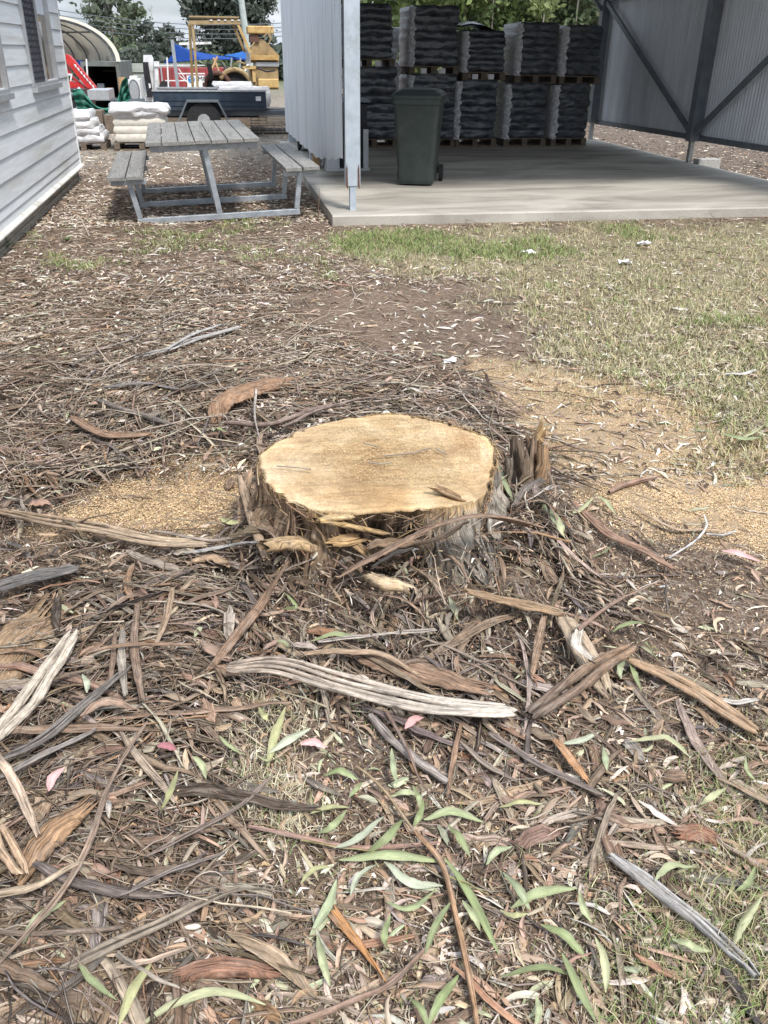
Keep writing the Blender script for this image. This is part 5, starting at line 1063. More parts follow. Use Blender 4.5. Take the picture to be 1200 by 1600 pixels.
# (outline points on the picture -> points on the ground, width in picture units, lift of each end, colour ...)
def piece(name, pts, wpx, col, label, cat, lift=.012, curl=.35, strands=1, cs='slab', ends=None, roll=0., thick=None, taper='both', mat='bark_fibre', ridge=.07, n=None, edge=None, group=None, wob=0.004):
    lifts = lift if hasattr(lift, '__len__') else [lift]*len(pts)
    Pw = []
    for (px, py), lf in zip(pts, lifts):
        g = G(px, py); lf = lf+(float(pile(g[0], g[1]))*.85 if lf < .15 else 0)
        if lf > .0: d = ray(px, py); zt = float(g[2])+lf; g = CAMP+d*((zt-CH)/d[2])
        Pw.append(g)
    Pw = np.array(Pw); w_ = wpx*mpp(Pw.mean(0)); Ln = np.linalg.norm(np.diff(Pw, axis=0), axis=1).sum(); n = n or int(np.clip(Ln/.012, 8, 44))
    sp = resample(Pw, n); base = Pw[len(Pw)//2].copy(); Vs = []; Qs = []; us = []; ts = []; k0 = 0
    for s in range(strands):
        t = np.linspace(0, 1, n); tg = np.gradient(sp, axis=0); tg /= np.linalg.norm(tg, axis=1)[:, None]; sd = np.cross(tg, [0, 0, 1.]); sd /= np.linalg.norm(sd, axis=1)[:, None]+1e-9
        off = 0 if strands == 1 else ((s+.5)/strands-.5)*w_*(.5+.55*np.sin(np.pi*t)**.6)+w_*.05*(vn(t*4, t*0+s*3, 1, s)-.5)
        ss = sp+sd*np.reshape(off, (-1, 1))+np.stack([0*t, 0*t, wob*2*(vn(t*6, t*0, 1, s+int(pts[0][0]))-.5)+(.004*s if strands > 1 else 0)], 1)
        tp = {'both': np.clip(np.sin(np.pi*(t*.84+.08)), 0, 1)**.35, 'taper': 1-.85*t**1.5, 'leaf': np.clip(np.sin(np.pi*(t*.96+.02)), .03, 1)**.8, 'none': 1-.35*(np.abs(t-.5)*2)**8, 'fan': .3+.7*t**.8}[taper]
        W = w_/strands*(1.0 if strands == 1 else .82)*tp*(1+.16*(vn(t*9, t*0+s, 1, 3+s)-.5)*2)
        th = thick if thick is not None else max(.0022, min(.010, w_*.12))
        V, Q, uv, pi, _ = ribbons(ss[None], W[None], np.array([th]), cs if not (cs == 'slab' and wpx/strands > 26) else 'wide', curl=curl*random.choice((1, 1, -1)) if curl and wpx < 30 else curl*-1, roll=np.full((1, n), roll)+.25*(vn(t*3, t*0, 1, int(pts[0][1]))-.5)[None], ridge=ridge, ragged=.15, rag=1.0)
        K = len(CS[cs if not (cs == 'slab' and wpx/strands > 26) else 'wide'][0]); tc_ = np.tile(np.array(col), (n*K, 1)); g = 1+.5*(np.tile(vn(np.arange(K)*.9, np.arange(K)*0, 1, s), n)-.5)[:, None]+.35*(np.repeat(vn(t*7, t*0, 1, 8+s), K)-.5)[:, None]; tc_ = tc_*g
        if edge is not None: q = np.repeat(np.clip(t*1.0, 0, 1), K)[:, None]; tc_ = tc_*(1-q)+np.array(edge)*g*q
        Vs.append(V); Qs.append(Q+k0); us.append(uv); ts.append(tc_); k0 += len(V)
    V = np.concatenate(Vs)
    if edge is None or True:
        pass
    o = npmesh(name, V, np.concatenate(Qs), np.concatenate(us), np.clip(np.concatenate(ts), .01, .85), mat, base=base); tag(o, label, cat, group); return o
BR = (.21, .145, .105); GR = (.27, .23, .19); DK = (.10, .08, .065); TN = (.32, .225, .15); PL = (.36, .285, .225); RB = (.235, .15, .10); OR = (.40, .19, .08); SV = (.35, .33, .31)
B = 'bark_piece'; S = 'stick'
H = [
 (B, [(358, 1047), (430, 1042), (520, 1066), (620, 1092), (700, 1105), (795, 1112)], 58, PL, 'large pale split slab of bark lying across the litter in front of the stump', 'bark', dict(strands=4, lift=[.03, .045, .045, .04, .03, .02], curl=.25, taper='fan', edge=(.52, .46, .39))),
 (B, [(560, 1022), (640, 1045), (745, 1072)], 46, RB, 'rusty brown bark sheet half under the large pale split slab', 'bark', dict(lift=.02, curl=.1)),
 (B, [(470, 1020), (540, 1016), (600, 1022), (650, 1050)], 14, TN, 'narrow tan strip curving along the back of the pale split slab', 'bark', dict(lift=[.03, .05, .05, .03])),
 (B, [(550, 886), (600, 860), (660, 830), (710, 812), (760, 806), (835, 822)], 38, (.25, .165, .115), 'long brown bark strip leaning against the front of the stump', 'bark', dict(lift=[.16, .20, .25, .285, .30, .20], curl=.2, strands=1, roll=.45, thick=.006)),
 (B, [(640, 850), (680, 842), (715, 822), (730, 815)], 15, TN, 'small tan splinter under the strip leaning on the stump', 'bark', dict(lift=[.16, .20, .24, .26])),
 (B, [(585, 885), (610, 870), (640, 858)], 14, GR, 'short grey splinter wedged below the leaning bark strip', 'bark', dict(lift=[.05, .15, .18])),
 (B, [(958, 1342), (1030, 1395), (1100, 1450), (1150, 1495), (1182, 1528)], 32, SV, 'weathered silver grey split stick near the lower right corner', 'stick', dict(strands=3, lift=.022, curl=.0, taper='taper', thick=.014)),
 (B, [(-10, 1158), (50, 1085), (112, 992)], 44, (.47, .40, .32), 'broad pale cream strip of wood near the left edge', 'wood piece', dict(lift=.04, strands=2, curl=.1, taper='none')),
 (B, [(-40, 1080), (20, 1010), (70, 960)], 95, (.30, .20, .12), 'wide tan slab of inner bark under the pale cream strip at the left edge', 'bark', dict(lift=.02, curl=.05, ridge=.04, taper='none')),
 (B, [(-5, 798), (80, 815), (160, 828), (240, 845), (318, 850)], 40, TN, 'long tan ribbon of bark left of the stump beside the sawdust', 'bark', dict(strands=3, lift=[.035, .03, .03, .03, .02], curl=.15, taper='fan', edge=(.42, .32, .22))),
 (B, [(200, 560), (258, 548), (300, 532), (372, 512)], 17, SV, 'pale silver forked bark ribbon in the upper left litter', 'bark', dict(strands=2, lift=.03, taper='fan')),
 (B, [(262, 546), (300, 524), (345, 508)], 8, SV, 'upper prong beside the pale silver forked ribbon', 'bark', dict(lift=.04)),
 (B, [(336, 655), (350, 622), (402, 600), (468, 590)], 36, (.28, .17, .105), 'curled reddish brown bark shell behind the left of the stump', 'bark', dict(lift=[.02, .08, .08, .04], curl=.55, roll=-.3, ridge=.1)),
 (S, [(153, 626), (210, 645), (268, 664)], 10, (.20, .17, .15), 'smooth dark grey round stick in the upper left litter', 'stick', dict(cs='round', lift=.035, taper='none')),
 (B, [(112, 655), (165, 682), (232, 680)], 20, RB, 'brown shell of bark below the round grey stick', 'bark', dict(lift=.03, curl=.6)),
 (B, [(165, 606), (230, 600), (280, 610)], 14, (.2, .18, .17), 'dark grey fibrous strip left of the curled reddish bark shell', 'bark', dict(lift=.03, strands=2)),
 (B, [(295, 862), (350, 852), (400, 846)], 12, SV, 'grey weathered splinter just left of the stump foot', 'bark', dict(lift=.03)),
 (B, [(416, 852), (455, 848), (502, 856)], 30, (.43, .30, .17), 'thick tan wedge of broken bark at the left foot of the stump', 'bark', dict(lift=.06, thick=.03, curl=.15)),
 (B, [(330, 1042), (368, 992), (408, 940), (446, 880)], 20, RB, 'straight brown bark strip pointing down left from the stump', 'bark', dict(lift=[.02, .05, .06, .06], curl=.4)),
 (B, [(214, 945), (209, 1010), (222, 1090)], 15, BR, 'left one of two upright brown strips in the left litter', 'bark', dict(lift=.05)),
 (B, [(192, 985), (190, 1030), (196, 1085)], 13, GR, 'shorter grey brown strip left of the two upright strips', 'bark', dict(lift=.045)),
 (B, [(180, 990), (176, 1035), (172, 1070)], 9, BR, 'thin brown strip at the far left of the upright strips', 'bark', dict(lift=.04)),
 (B, [(270, 918), (262, 960), (246, 1003)], 11, TN, 'light brown pointed strip above the horizontal one in the left litter', 'bark', dict(lift=.06)),
 (B, [(138, 1020), (200, 1008), (300, 1008)], 9, RB, 'thin reddish strip lying level across the upright strips', 'bark', dict(lift=.065)),
 (B, [(126, 1118), (165, 1100), (215, 1108)], 20, (.32, .22, .16), 'brown cupped shell of bark with pointed end in the left litter', 'bark', dict(lift=.055, curl=.6, taper='leaf')),
 (B, [(0, 1188), (70, 1155), (140, 1095), (200, 1045)], 24, (.17, .15, .135), 'long dark grey fibrous strip running up from the left edge', 'bark', dict(strands=3, lift=.04)),
 (B, [(0, 1215), (70, 1180), (150, 1140)], 16, (.24, .21, .19), 'grey strip under the long dark fibrous one at the left edge', 'bark', dict(strands=2, lift=.03)),
 (B, [(-5, 1178), (28, 1235), (58, 1300)], 16, (.46, .35, .26), 'pale twisted ribbon hanging down at the lower left edge', 'bark', dict(lift=.05, curl=.5)),
 (B, [(-5, 1510), (50, 1450), (100, 1390), (138, 1320), (165, 1240), (195, 1180), (228, 1130)], 14, (.25, .18, .135), 'very long brown ribbon curving up through the lower left litter', 'bark', dict(lift=.05, strands=2)),
 (B, [(92, 1520), (170, 1480), (250, 1445), (320, 1410), (392, 1385), (450, 1392)], 26, (.30, .245, .19), 'thick grey brown split branch in the lower left', 'stick', dict(strands=2, cs='round', lift=.025, taper='taper')),
 (S, [(-10, 1457), (90, 1457), (192, 1448)], 9, (.24, .18, .14), 'level brown stick left of the thick split branch', 'stick', dict(cs='round', lift=.03, taper='none')),
 (S, [(182, 1490), (240, 1528), (304, 1553)], 10, (.33, .28, .23), 'grey brown stick just below the thick split branch', 'stick', dict(cs='round', lift=.02, taper='taper')),
 (B, [(354, 1455), (400, 1482), (450, 1515), (497, 1562)], 28, (.33, .24, .16), 'tan leaf shaped bark sheath at the bottom centre left', 'bark', dict(lift=.02, curl=.4, taper='leaf')),
 (B, [(278, 1527), (340, 1512), (424, 1520)], 30, (.25, .135, .09), 'orange red crumbly bark chunk near the bottom', 'bark', dict(lift=.015, thick=.022, curl=.1)),
 (B, [(522, 1428), (553, 1465), (602, 1532)], 20, (.38, .19, .08), 'bright orange splinter of bark at the bottom centre', 'bark', dict(lift=.02, taper='taper', curl=.2)),
 (S, [(420, 1612), (500, 1585), (560, 1560), (610, 1538), (665, 1483)], 10, (.30, .20, .15), 'bent brown twig crossing the bottom centre', 'stick', dict(cs='round', lift=.02, taper='none')),
 (S, [(578, 1118), (615, 1158), (655, 1192), (700, 1222)], 15, (.34, .29, .26), 'smooth grey stick in the middle of the foreground below the pale slab', 'stick', dict(cs='round', lift=.02, taper='none')),
 (S, [(604, 1112), (635, 1168), (655, 1215), (682, 1255)], 7, (.22, .15, .12), 'thin brown stick crossing the smooth grey one', 'stick', dict(cs='round', lift=.04, taper='taper')),
 (B, [(720, 1132), (710, 1180), (700, 1240)], 9, RB, 'reddish upright splinter right of the smooth grey stick', 'bark', dict(lift=.02)),
 (S, [(556, 1196), (600, 1235), (648, 1300)], 5, (.33, .24, .15), 'thin brown twig joining the gum leaves in the centre foreground', 'stick', dict(cs='round', lift=.03, taper='none')),
 (S, [(470, 1312), (520, 1322), (580, 1330), (650, 1340)], 4, (.32, .27, .13), 'slim yellow green leaf stalk left of the brown gum twig', 'stick', dict(cs='round', lift=.03, taper='taper')),
 (S, [(700, 1370), (745, 1388), (800, 1420)], 4, (.30, .26, .13), 'slim yellow green leaf stalk right of the brown gum twig', 'stick', dict(cs='round', lift=.03, taper='taper')),
 (S, [(648, 1298), (690, 1350), (712, 1432), (732, 1520), (748, 1612)], 10, (.36, .22, .13), 'brown gum twig running to the bottom edge amid green leaves', 'stick', dict(cs='round', lift=.03, taper='none')),
 (B, [(988, 1034), (1050, 1060), (1112, 1095), (1182, 1142)], 36, (.36, .24, .15), 'tan fibrous bark strip at the right, running down right', 'bark', dict(strands=2, lift=.035, curl=.3, taper='none')),
 (B, [(828, 1118), (880, 1082), (935, 1040), (985, 1012)], 42, (.13, .095, .075), 'thick dark bark shell standing right of the pale split slab', 'bark', dict(strands=2, lift=.05, curl=.45, thick=.012, edge=(.26, .17, .11))),
 (B, [(880, 965), (915, 1020), (945, 1080)], 44, (.40, .31, .22), 'broad pale brown slab under the dark bark shell', 'bark', dict(strands=2, lift=.02, curl=.1, taper='none')),
 (B, [(905, 985), (900, 1010), (925, 1030)], 18, (.50, .44, .37), 'chalky white flake on top of the broad pale brown slab', 'bark', dict(lift=.05)),
 (S, [(902, 985), (960, 942), (1042, 904)], 8, (.30, .20, .15), 'thin brown twig pointing up right above the pale brown slab', 'stick', dict(cs='round', lift=.05, taper='taper')),
 (B, [(898, 788), (950, 835), (1010, 865), (1052, 890)], 22, (.27, .165, .115), 'reddish bark strip right of the stump', 'bark', dict(strands=3, lift=.03, curl=.2)),
 (S, [(952, 768), (985, 755), (1026, 745)], 9, (.35, .22, .16), 'short reddish stick lying on the right sawdust', 'stick', dict(cs='round', lift=.02, taper='none')),
 (B, [(985, 790), (1050, 825), (1100, 828), (1152, 832)], 7, (.40, .29, .2), 'thin light brown strip right of the reddish bark', 'bark', dict(lift=.02)),
 (S, [(1045, 872), (1085, 846), (1104, 822), (1100, 805)], 4, (.66, .62, .58), 'thin white twig bent upward at the right', 'stick', dict(cs='round', lift=.02, taper='none')),
 (S, [(1103, 835), (1128, 836), (1150, 831)], 4, (.62, .58, .54), 'short white twig branching from the bent one', 'stick', dict(cs='round', lift=.02, taper='none')),
 (S, [(862, 682), (900, 700), (970, 712)], 4, (.17, .14, .12), 'slim dark twig right of the standing splinter', 'stick', dict(cs='round', lift=.015, taper='taper')),
 (B, [(728, 925), (800, 942), (876, 958)], 36, (.30, .20, .12), 'brown bark slab at the right foot of the stump', 'bark', dict(strands=3, lift=.03, curl=.2)),
 (B, [(1118, 1092), (1150, 1098), (1182, 1094)], 16, (.46, .42, .37), 'chalky pale splinter at the right edge', 'bark', dict(strands=2, lift=.03)),
 (B, [(765, 1148), (850, 1200), (942, 1245)], 20, (.20, .16, .14), 'dark grey brown strip right of the foreground centre', 'bark', dict(strands=3, lift=.02)),
 (B, [(868, 1158), (890, 1185), (915, 1218)], 15, (.42, .23, .12), 'small orange brown splinter above the dark grey brown strip', 'bark', dict(lift=.03)),
 (B, [(998, 1250), (1030, 1270), (1062, 1292)], 12, (.56, .48, .42), 'pale curled dry leaf on the right', 'leaf', dict(lift=.02, curl=.5, taper='leaf', cs='leaf', mat='leaf_skin')),
 (B, [(1064, 1300), (1090, 1298), (1118, 1308)], 34, (.28, .145, .095), 'rounded red brown flake of bark at the right', 'bark', dict(lift=.012, thick=.01)),
 (B, [(1130, 1510), (1155, 1550), (1185, 1600)], 18, (.055, .045, .045), 'nearly black charred strip in the lower right corner', 'bark', dict(lift=.015)),
 (B, [(1000, 1495), (1030, 1512), (1062, 1526)], 15, (.32, .18, .12), 'short brown tube of bark below the silver grey stick', 'bark', dict(lift=.015, curl=.6)),
 (B, [(850, 965), (842, 1000), (833, 1050)], 13, (.27, .18, .12), 'short upright brown splinter right of the pale split slab', 'bark', dict(lift=.03)),
 (B, [(498, 1003), (590, 992), (680, 984)], 11, (.36, .31, .27), 'grey fibrous strip in front of the stump', 'bark', dict(lift=.03, strands=2)),
 (B, [(-20, 925), (40, 905), (120, 890)], 45, (.13, .12, .115), 'dark grey fibrous bark mat at the left edge', 'bark', dict(strands=4, lift=.035)),
 (B, [(228, 1340), (300, 1300), (370, 1262), (424, 1215)], 12, (.22, .17, .14), 'dark slender strip rising to the right in the lower left', 'bark', dict(strands=2, lift=.03)),
 (B, [(190, 1400), (270, 1360), (350, 1334)], 13, (.22, .18, .16), 'grey slender strip below the dark rising one', 'bark', dict(strands=2, lift=.035)),
 (B, [(392, 1292), (460, 1308), (560, 1325), (680, 1318)], 10, (.30, .19, .15), 'red brown ribbon lying level in the foreground centre', 'bark', dict(lift=.02, curl=.5)),
 (B, [(40, 1350), (80, 1300), (125, 1265)], 48, (.31, .19, .11), 'orange tan slab of bark in the lower left litter', 'bark', dict(lift=.03, thick=.014, ridge=.05)),
 (B, [(-5, 1290), (15, 1330), (35, 1362)], 34, (.42, .29, .19), 'striped tan bark slab at the lower left edge', 'bark', dict(strands=2, lift=.045, taper='none')),
 (B, [(0, 1395), (60, 1385), (120, 1350), (145, 1350)], 14, (.44, .34, .24), 'straw coloured stick in the lower left', 'stick', dict(cs='round', lift=.05, taper='taper')),
 (B, [(375, 745), (392, 800), (415, 870)], 18, (.36, .26, .18), 'tan strip propped against the left side of the stump', 'bark', dict(lift=[.16, .10, .03], curl=.4)),
 (B, [(392, 740), (380, 785), (375, 815)], 14, (.30, .20, .13), 'brown chip beside the strip propped against the stump', 'bark', dict(lift=[.12, .07, .02])),
 (B, [(355, 880), (330, 870), (300, 876)], 20, (.40, .27, .17), 'tan torn bark just below the left grey splinter', 'bark', dict(lift=.02)),
 (B, [(580, 905), (605, 915), (636, 920)], 24, (.50, .37, .23), 'small pale wood wedge at the front foot of the stump', 'wood piece', dict(lift=.03, thick=.02)),
 (B, [(245, 830), (330, 845), (420, 830)], 9, (.30, .24, .2), 'slender brown strip near the edge of the left sawdust', 'bark', dict(lift=.03)),
 (S, [(400, 610), (398, 650), (408, 695)], 5, (.42, .37, .33), 'crooked pale root tip standing behind the stump', 'stick', dict(cs='round', lift=[.10, .07, .02], taper='taper')),
 (S, [(350, 660), (420, 662), (490, 640), (540, 632)], 8, (.26, .19, .16), 'bent brown stick behind the stump', 'stick', dict(cs='round', lift=.04, taper='none')),
 (S, [(440, 668), (500, 640), (570, 622), (650, 618)], 6, (.25, .19, .16), 'long brown twig arching behind the stump', 'stick', dict(cs='round', lift=.05, taper='taper')),
 (S, [(110, 572), (160, 545), (200, 532), (262, 505)], 6, (.28, .24, .21), 'grey twig far left, rising toward the picnic table', 'stick', dict(cs='round', lift=.02, taper='taper')),
 (B, [(1130, 585), (1160, 585), (1180, 578)], 8, (.55, .53, .5), 'silvery curled leaf lying on the lawn at the right edge', 'leaf', dict(lift=.02, curl=.5)),
 (S, [(140, 370), (128, 345), (118, 336), (105, 352)], 3, (.5, .42, .34), 'small pale crooked twig beside the house', 'stick', dict(cs='round', lift=.01, taper='none')),
 (S, [(497, 345), (498, 320), (499, 292)], 2, (.14, .09, .06), 'bare thin stem standing at the corner of the slab', 'stem', dict(cs='round', lift=[0, .12, .28], taper='taper')),
]
for (nm, pts, w_, col, lab, cat, k) in H: piece(nm, pts, w_, col, lab, cat, **k)
# ------------------------------------------------------------ fresh gum leaves, one object each
GL = [[(505, 1210), (535, 1204), (560, 1218)], [(612, 1170), (614, 1200), (620, 1228)], [(545, 1248), (556, 1235), (566, 1222)], [(485, 1272), (515, 1262), (546, 1262)], [(497, 1302), (520, 1290), (542, 1265)], [(522, 1325), (560, 1310), (600, 1275)], [(572, 1332), (605, 1310), (630, 1278)], [(610, 1245), (635, 1238), (658, 1246)], [(645, 1228), (655, 1245), (656, 1265)], [(646, 1292), (655, 1275), (662, 1250)], [(662, 1282), (705, 1268), (755, 1284)], [(530, 1343), (610, 1334), (702, 1345)], [(600, 1345), (640, 1378), (692, 1386)], [(695, 1340), (735, 1400), (780, 1492)], [(722, 1408), (740, 1430), (750, 1455)], [(664, 1492), (680, 1450), (706, 1408)], [(603, 1408), (640, 1418), (682, 1388)], [(786, 1362), (812, 1390), (828, 1422)], [(798, 1420), (840, 1396), (902, 1388)], [(782, 1422), (805, 1428), (825, 1426)], [(845, 1446), (885, 1462), (918, 1502)], [(930, 1465), (945, 1505), (946, 1552)], [(782, 1527), (845, 1512), (912, 1530)], [(878, 1488), (902, 1540), (932, 1598)], [(838, 1556), (842, 1580), (836, 1606)], [(1023, 1377), (1045, 1355), (1084, 1353)], [(1144, 1480), (1162, 1440), (1192, 1398)], [(1050, 1467), (1080, 1478), (1112, 1486)], [(1095, 1256), (1113, 1244), (1134, 1230)], [(1165, 1184), (1172, 1210), (1192, 1228)], [(668, 1604), (690, 1560), (718, 1522)], [(496, 1460), (504, 1500), (516, 1542)], [(526, 1375), (512, 1415), (484, 1462)], [(120, 1494), (142, 1532), (182, 1562)], [(186, 1604), (206, 1552), (238, 1500)], [(215, 1604), (280, 1566), (345, 1550), (415, 1570)], [(35, 1472), (62, 1432), (102, 1408)], [(250, 1272), (266, 1240), (278, 1204)], [(486, 1002), (530, 992), (578, 1002)], [(420, 1176), (450, 1156), (486, 1138)], [(343, 1150), (365, 1168), (388, 1182)], [(418, 1200), (430, 1150), (446, 1105)], [(404, 1104), (415, 1120), (428, 1134)], [(958, 986), (985, 974), (1016, 976)], [(984, 1000), (1008, 1006), (1028, 1032)], [(984, 1024), (990, 1052), (1002, 1078)], [(970, 1062), (968, 1045), (978, 1026)], [(878, 1162), (905, 1158), (936, 1144)], [(943, 1168), (946, 1185), (948, 1204)], [(984, 1158), (1040, 1154), (1078, 1182)], [(866, 784), (895, 800), (928, 778)], [(866, 800), (876, 822), (886, 850)], [(928, 772), (945, 784), (962, 804)], [(775, 718), (788, 748), (802, 784)], [(738, 772), (750, 768), (764, 778)], [(924, 872), (940, 866), (956, 852)], [(780, 1262), (812, 1250), (848, 1256)], [(1128, 676), (1158, 686), (1190, 684)], [(1150, 690), (1170, 678), (1196, 662)], [(343, 808), (358, 816), (378, 816)], [(128, 1052), (136, 1068), (136, 1084)], [(84, 1108), (95, 1100), (108, 1102)], [(328, 672), (340, 668), (354, 674)], [(400, 1180), (418, 1188), (436, 1186)], [(590, 1350), (560, 1370), (548, 1400)], [(470, 1380), (490, 1360), (520, 1352)], [(700, 1290), (720, 1310), (735, 1340)], [(760, 1350), (775, 1330), (800, 1322)], [(610, 1430), (600, 1465), (610, 1490)], [(1180, 1355), (1170, 1380), (1150, 1392)], [(905, 1390), (912, 1420), (925, 1440)], [(445, 925), (462, 945), (440, 952)], [(640, 1560), (660, 1580), (668, 1606)], [(870, 820), (852, 790), (846, 770)], [(300, 1180), (316, 1196), (322, 1216)]]
def where(px, py):
    v = 'at the very bottom' if py > 1480 else 'in the lower foreground' if py > 1300 else 'in the middle foreground' if py > 1080 else 'just in front of the stump' if py > 880 else 'level with the stump' if py > 640 else 'beyond the stump'
    h = 'far left' if px < 200 else 'left' if px < 420 else 'centre left' if px < 560 else 'centre' if px < 720 else 'centre right' if px < 860 else 'right' if px < 1040 else 'far right'
    return v, h
cnt = {}; PX = {}
def uniq(lab):
    cnt[lab] = cnt.get(lab, 0)+1; k = cnt[lab]
    return lab
for i, pts in enumerate(GL):
    ln = math.hypot(pts[0][0]-pts[-1][0], pts[0][1]-pts[-1][1]); v, h = where(*pts[1]); tone_ = 0; c = np.array(random.choice([(.27, .30, .155), (.33, .35, .20), (.22, .25, .12), (.38, .38, .22), (.30, .33, .20), (.36, .35, .18), (.38, .40, .29), (.24, .28, .13)]))
    size = 'long' if ln > 80 else 'short' if ln < 45 else 'medium'
    turn = 'lying level' if abs(pts[0][1]-pts[-1][1]) < ln*.35 else 'pointing up and down' if abs(pts[0][0]-pts[-1][0]) < ln*.35 else 'slanting down right' if (pts[-1][0]-pts[0][0])*(pts[-1][1]-pts[0][1]) > 0 else 'slanting up right'
    o = piece('gum_leaf', pts, min(17, 7+ln*.075), c, f'{size} green gum leaf {turn}, {v}, {h}'.replace('in the middle foreground', 'mid foreground').replace('in the lower foreground', 'low foreground').replace('just in front of the stump', 'before the stump').replace('at the very bottom', 'at the bottom').replace('pointing up and down', 'pointing away'), 'leaf', lift=[random.uniform(.018, .035), random.uniform(.03, .05), random.uniform(.012, .03)] if len(pts) == 3 else .03, curl=.28, cs='leaf', taper='leaf', mat='leaf_skin', ridge=0, n=14, roll=random.uniform(-.5, .5), group='fresh green gum leaves on the litter', wob=.004)
    # pale midrib
for pts, lab in (([(470, 1163), (488, 1158), (509, 1167)], 'bright pink fallen leaf below the pale split slab'), ([(633, 1138), (646, 1126), (662, 1122)], 'dull pink leaf just under the pale split slab'), ([(76, 1236), (84, 1215), (102, 1200)], 'pink leaf in the litter near the lower left edge'), ([(1128, 860), (1155, 866), (1188, 878)], 'long pale pink leaf at the right edge'), ([(246, 1168), (260, 1166), (276, 1172)], 'dark pink leaf in the left litter')):
    piece('pink_leaf', pts, 16, (.62, .36, .34) if 'dark' not in lab else (.34, .14, .15), lab, 'leaf', lift=.04, curl=.2, cs='leaf', taper='leaf', mat='leaf_skin', ridge=0, n=10)
for (px, py, lab) in ((1005, 385, 'crumpled white paper scrap on the lawn, farther one'), (976, 414, 'crumpled white paper scrap on the lawn, nearer one'), (826, 398, 'tiny white paper scrap at the left of the lawn'), (703, 568, 'white torn leaf scrap beyond the stump')):
    b = G(px, py); s = 9*mpp(b); V = []; R = random.Random(px); nn = 6
    for j in range(nn):
        for i in range(nn): V.append((b[0]+(i/5-.5)*s*2.2+R.uniform(-.2, .2)*s, b[1]+(j/5-.5)*s*1.6, b[2]+.012+R.uniform(0, .7)*s))
    Fc = [(j*nn+i, j*nn+i+1, (j+1)*nn+i+1, (j+1)*nn+i) for j in range(nn-1) for i in range(nn-1)]; V2 = [(x, y, z-.003) for x, y, z in V]
    MB().add(V+V2, Fc+[tuple(a+nn*nn for a in f)[::-1] for f in Fc]).build('paper_scrap', 'label_paper', base=tuple(b), label=lab, cat='paper scrap')
# ------------------------------------------------------------ scattered individuals (largest) and stuff (rest)
BARKC = [(.085, .062, .046), (.185, .13, .09), (.27, .19, .135), (.32, .255, .195), (.42, .34, .265), (.31, .18, .11), (.15, .125, .11), (.46, .40, .335)]; BARKW = [3, 5.5, 5.5, 4.5, 2.2, .6, 2.5, .7]
clump = lambda x, y: np.clip(.2+3.2*(fbm(x, y, 2.4, 3, 51)-.34), .12, 1)
p_bark = lambda x, y: clump(x, y)*np.clip(soft(PB, x, y, .1)*1.0+soft(PT, x, y, .1)*.3+.10, 0, 1)*(1-.85*soft(PG, x, y, .1))*(1-.88*soft(PS1, x, y, .05))*(1-.95*soft(PS2, x, y, .05))*(1-.4*soft(PG2, x, y, .05))*(1-.95*soft(PD, x, y, .1))*(1-.75*np.maximum(soft(PD2, x, y, .05), soft(PD3, x, y, .05)))
def to_px(x, y, z=0):
    d = np.stack([x, y, np.zeros_like(x)+z-CH], -1); k = d@FW; return 600+F*(d@RT)/k, 800-F*(d@UP)/k
def heads(x, y, n):
    h = rng.uniform(0, math.pi, n); t = soft(PT, x, y, .1); fld = 1.5*math.pi*fbm(x, y, 1.6, 2, 41); h = np.where(rng.random(n) < .55, fld+rng.normal(0, .45, n), h); h = np.where(rng.random(n) < .35*t, rng.normal(.1, .45, n), h); return h
def batch(n, cs, Mm, lo, hi, wlo, whi, kind, prob, cols, wts, lift=1., curl=(.0, .6), bend=.5, wob=.25, ridge=.06, tdiv=8., arch=.01, box=(-350, 345, 1550, 1680), rollsd=.35, pw=.9, lk=1.6):
    x, y = scatter(n, box, prob, pw); L_ = lo+(hi-lo)*rng.random(n)**lk; W0 = wlo+(whi-wlo)*rng.random(n)**1.5
    sp = spines(x, y, rng.uniform(0, math.pi, n) if cs == 'flake' or kind == 'leaf' else heads(x, y, n), L_, Mm, bend=rng.normal(0, bend, n), wob=wob, lift=pile(x, y)*lift*rng.random(n)**1.2+W0*.25+.001, arch=arch*rng.random(n), pitch=rng.normal(0, .05, n))
    sp[..., 2] += .3*W0[:, None]*(rng.random((n, Mm))-.5)
    W = wprof(kind, Mm, n)*W0[:, None]*(1+.3*(rng.random((n, Mm))-.5)); V, Q, uv, pi, qn = ribbons(sp, W, W0/tdiv, cs, curl=rng.uniform(*curl, n)*rng.choice([-1, 1], n), roll=rng.normal(0, rollsd, n), ridge=ridge)
    return V, Q, uv, palette(n, cols, wts), pi, qn, x, y, L_, W0
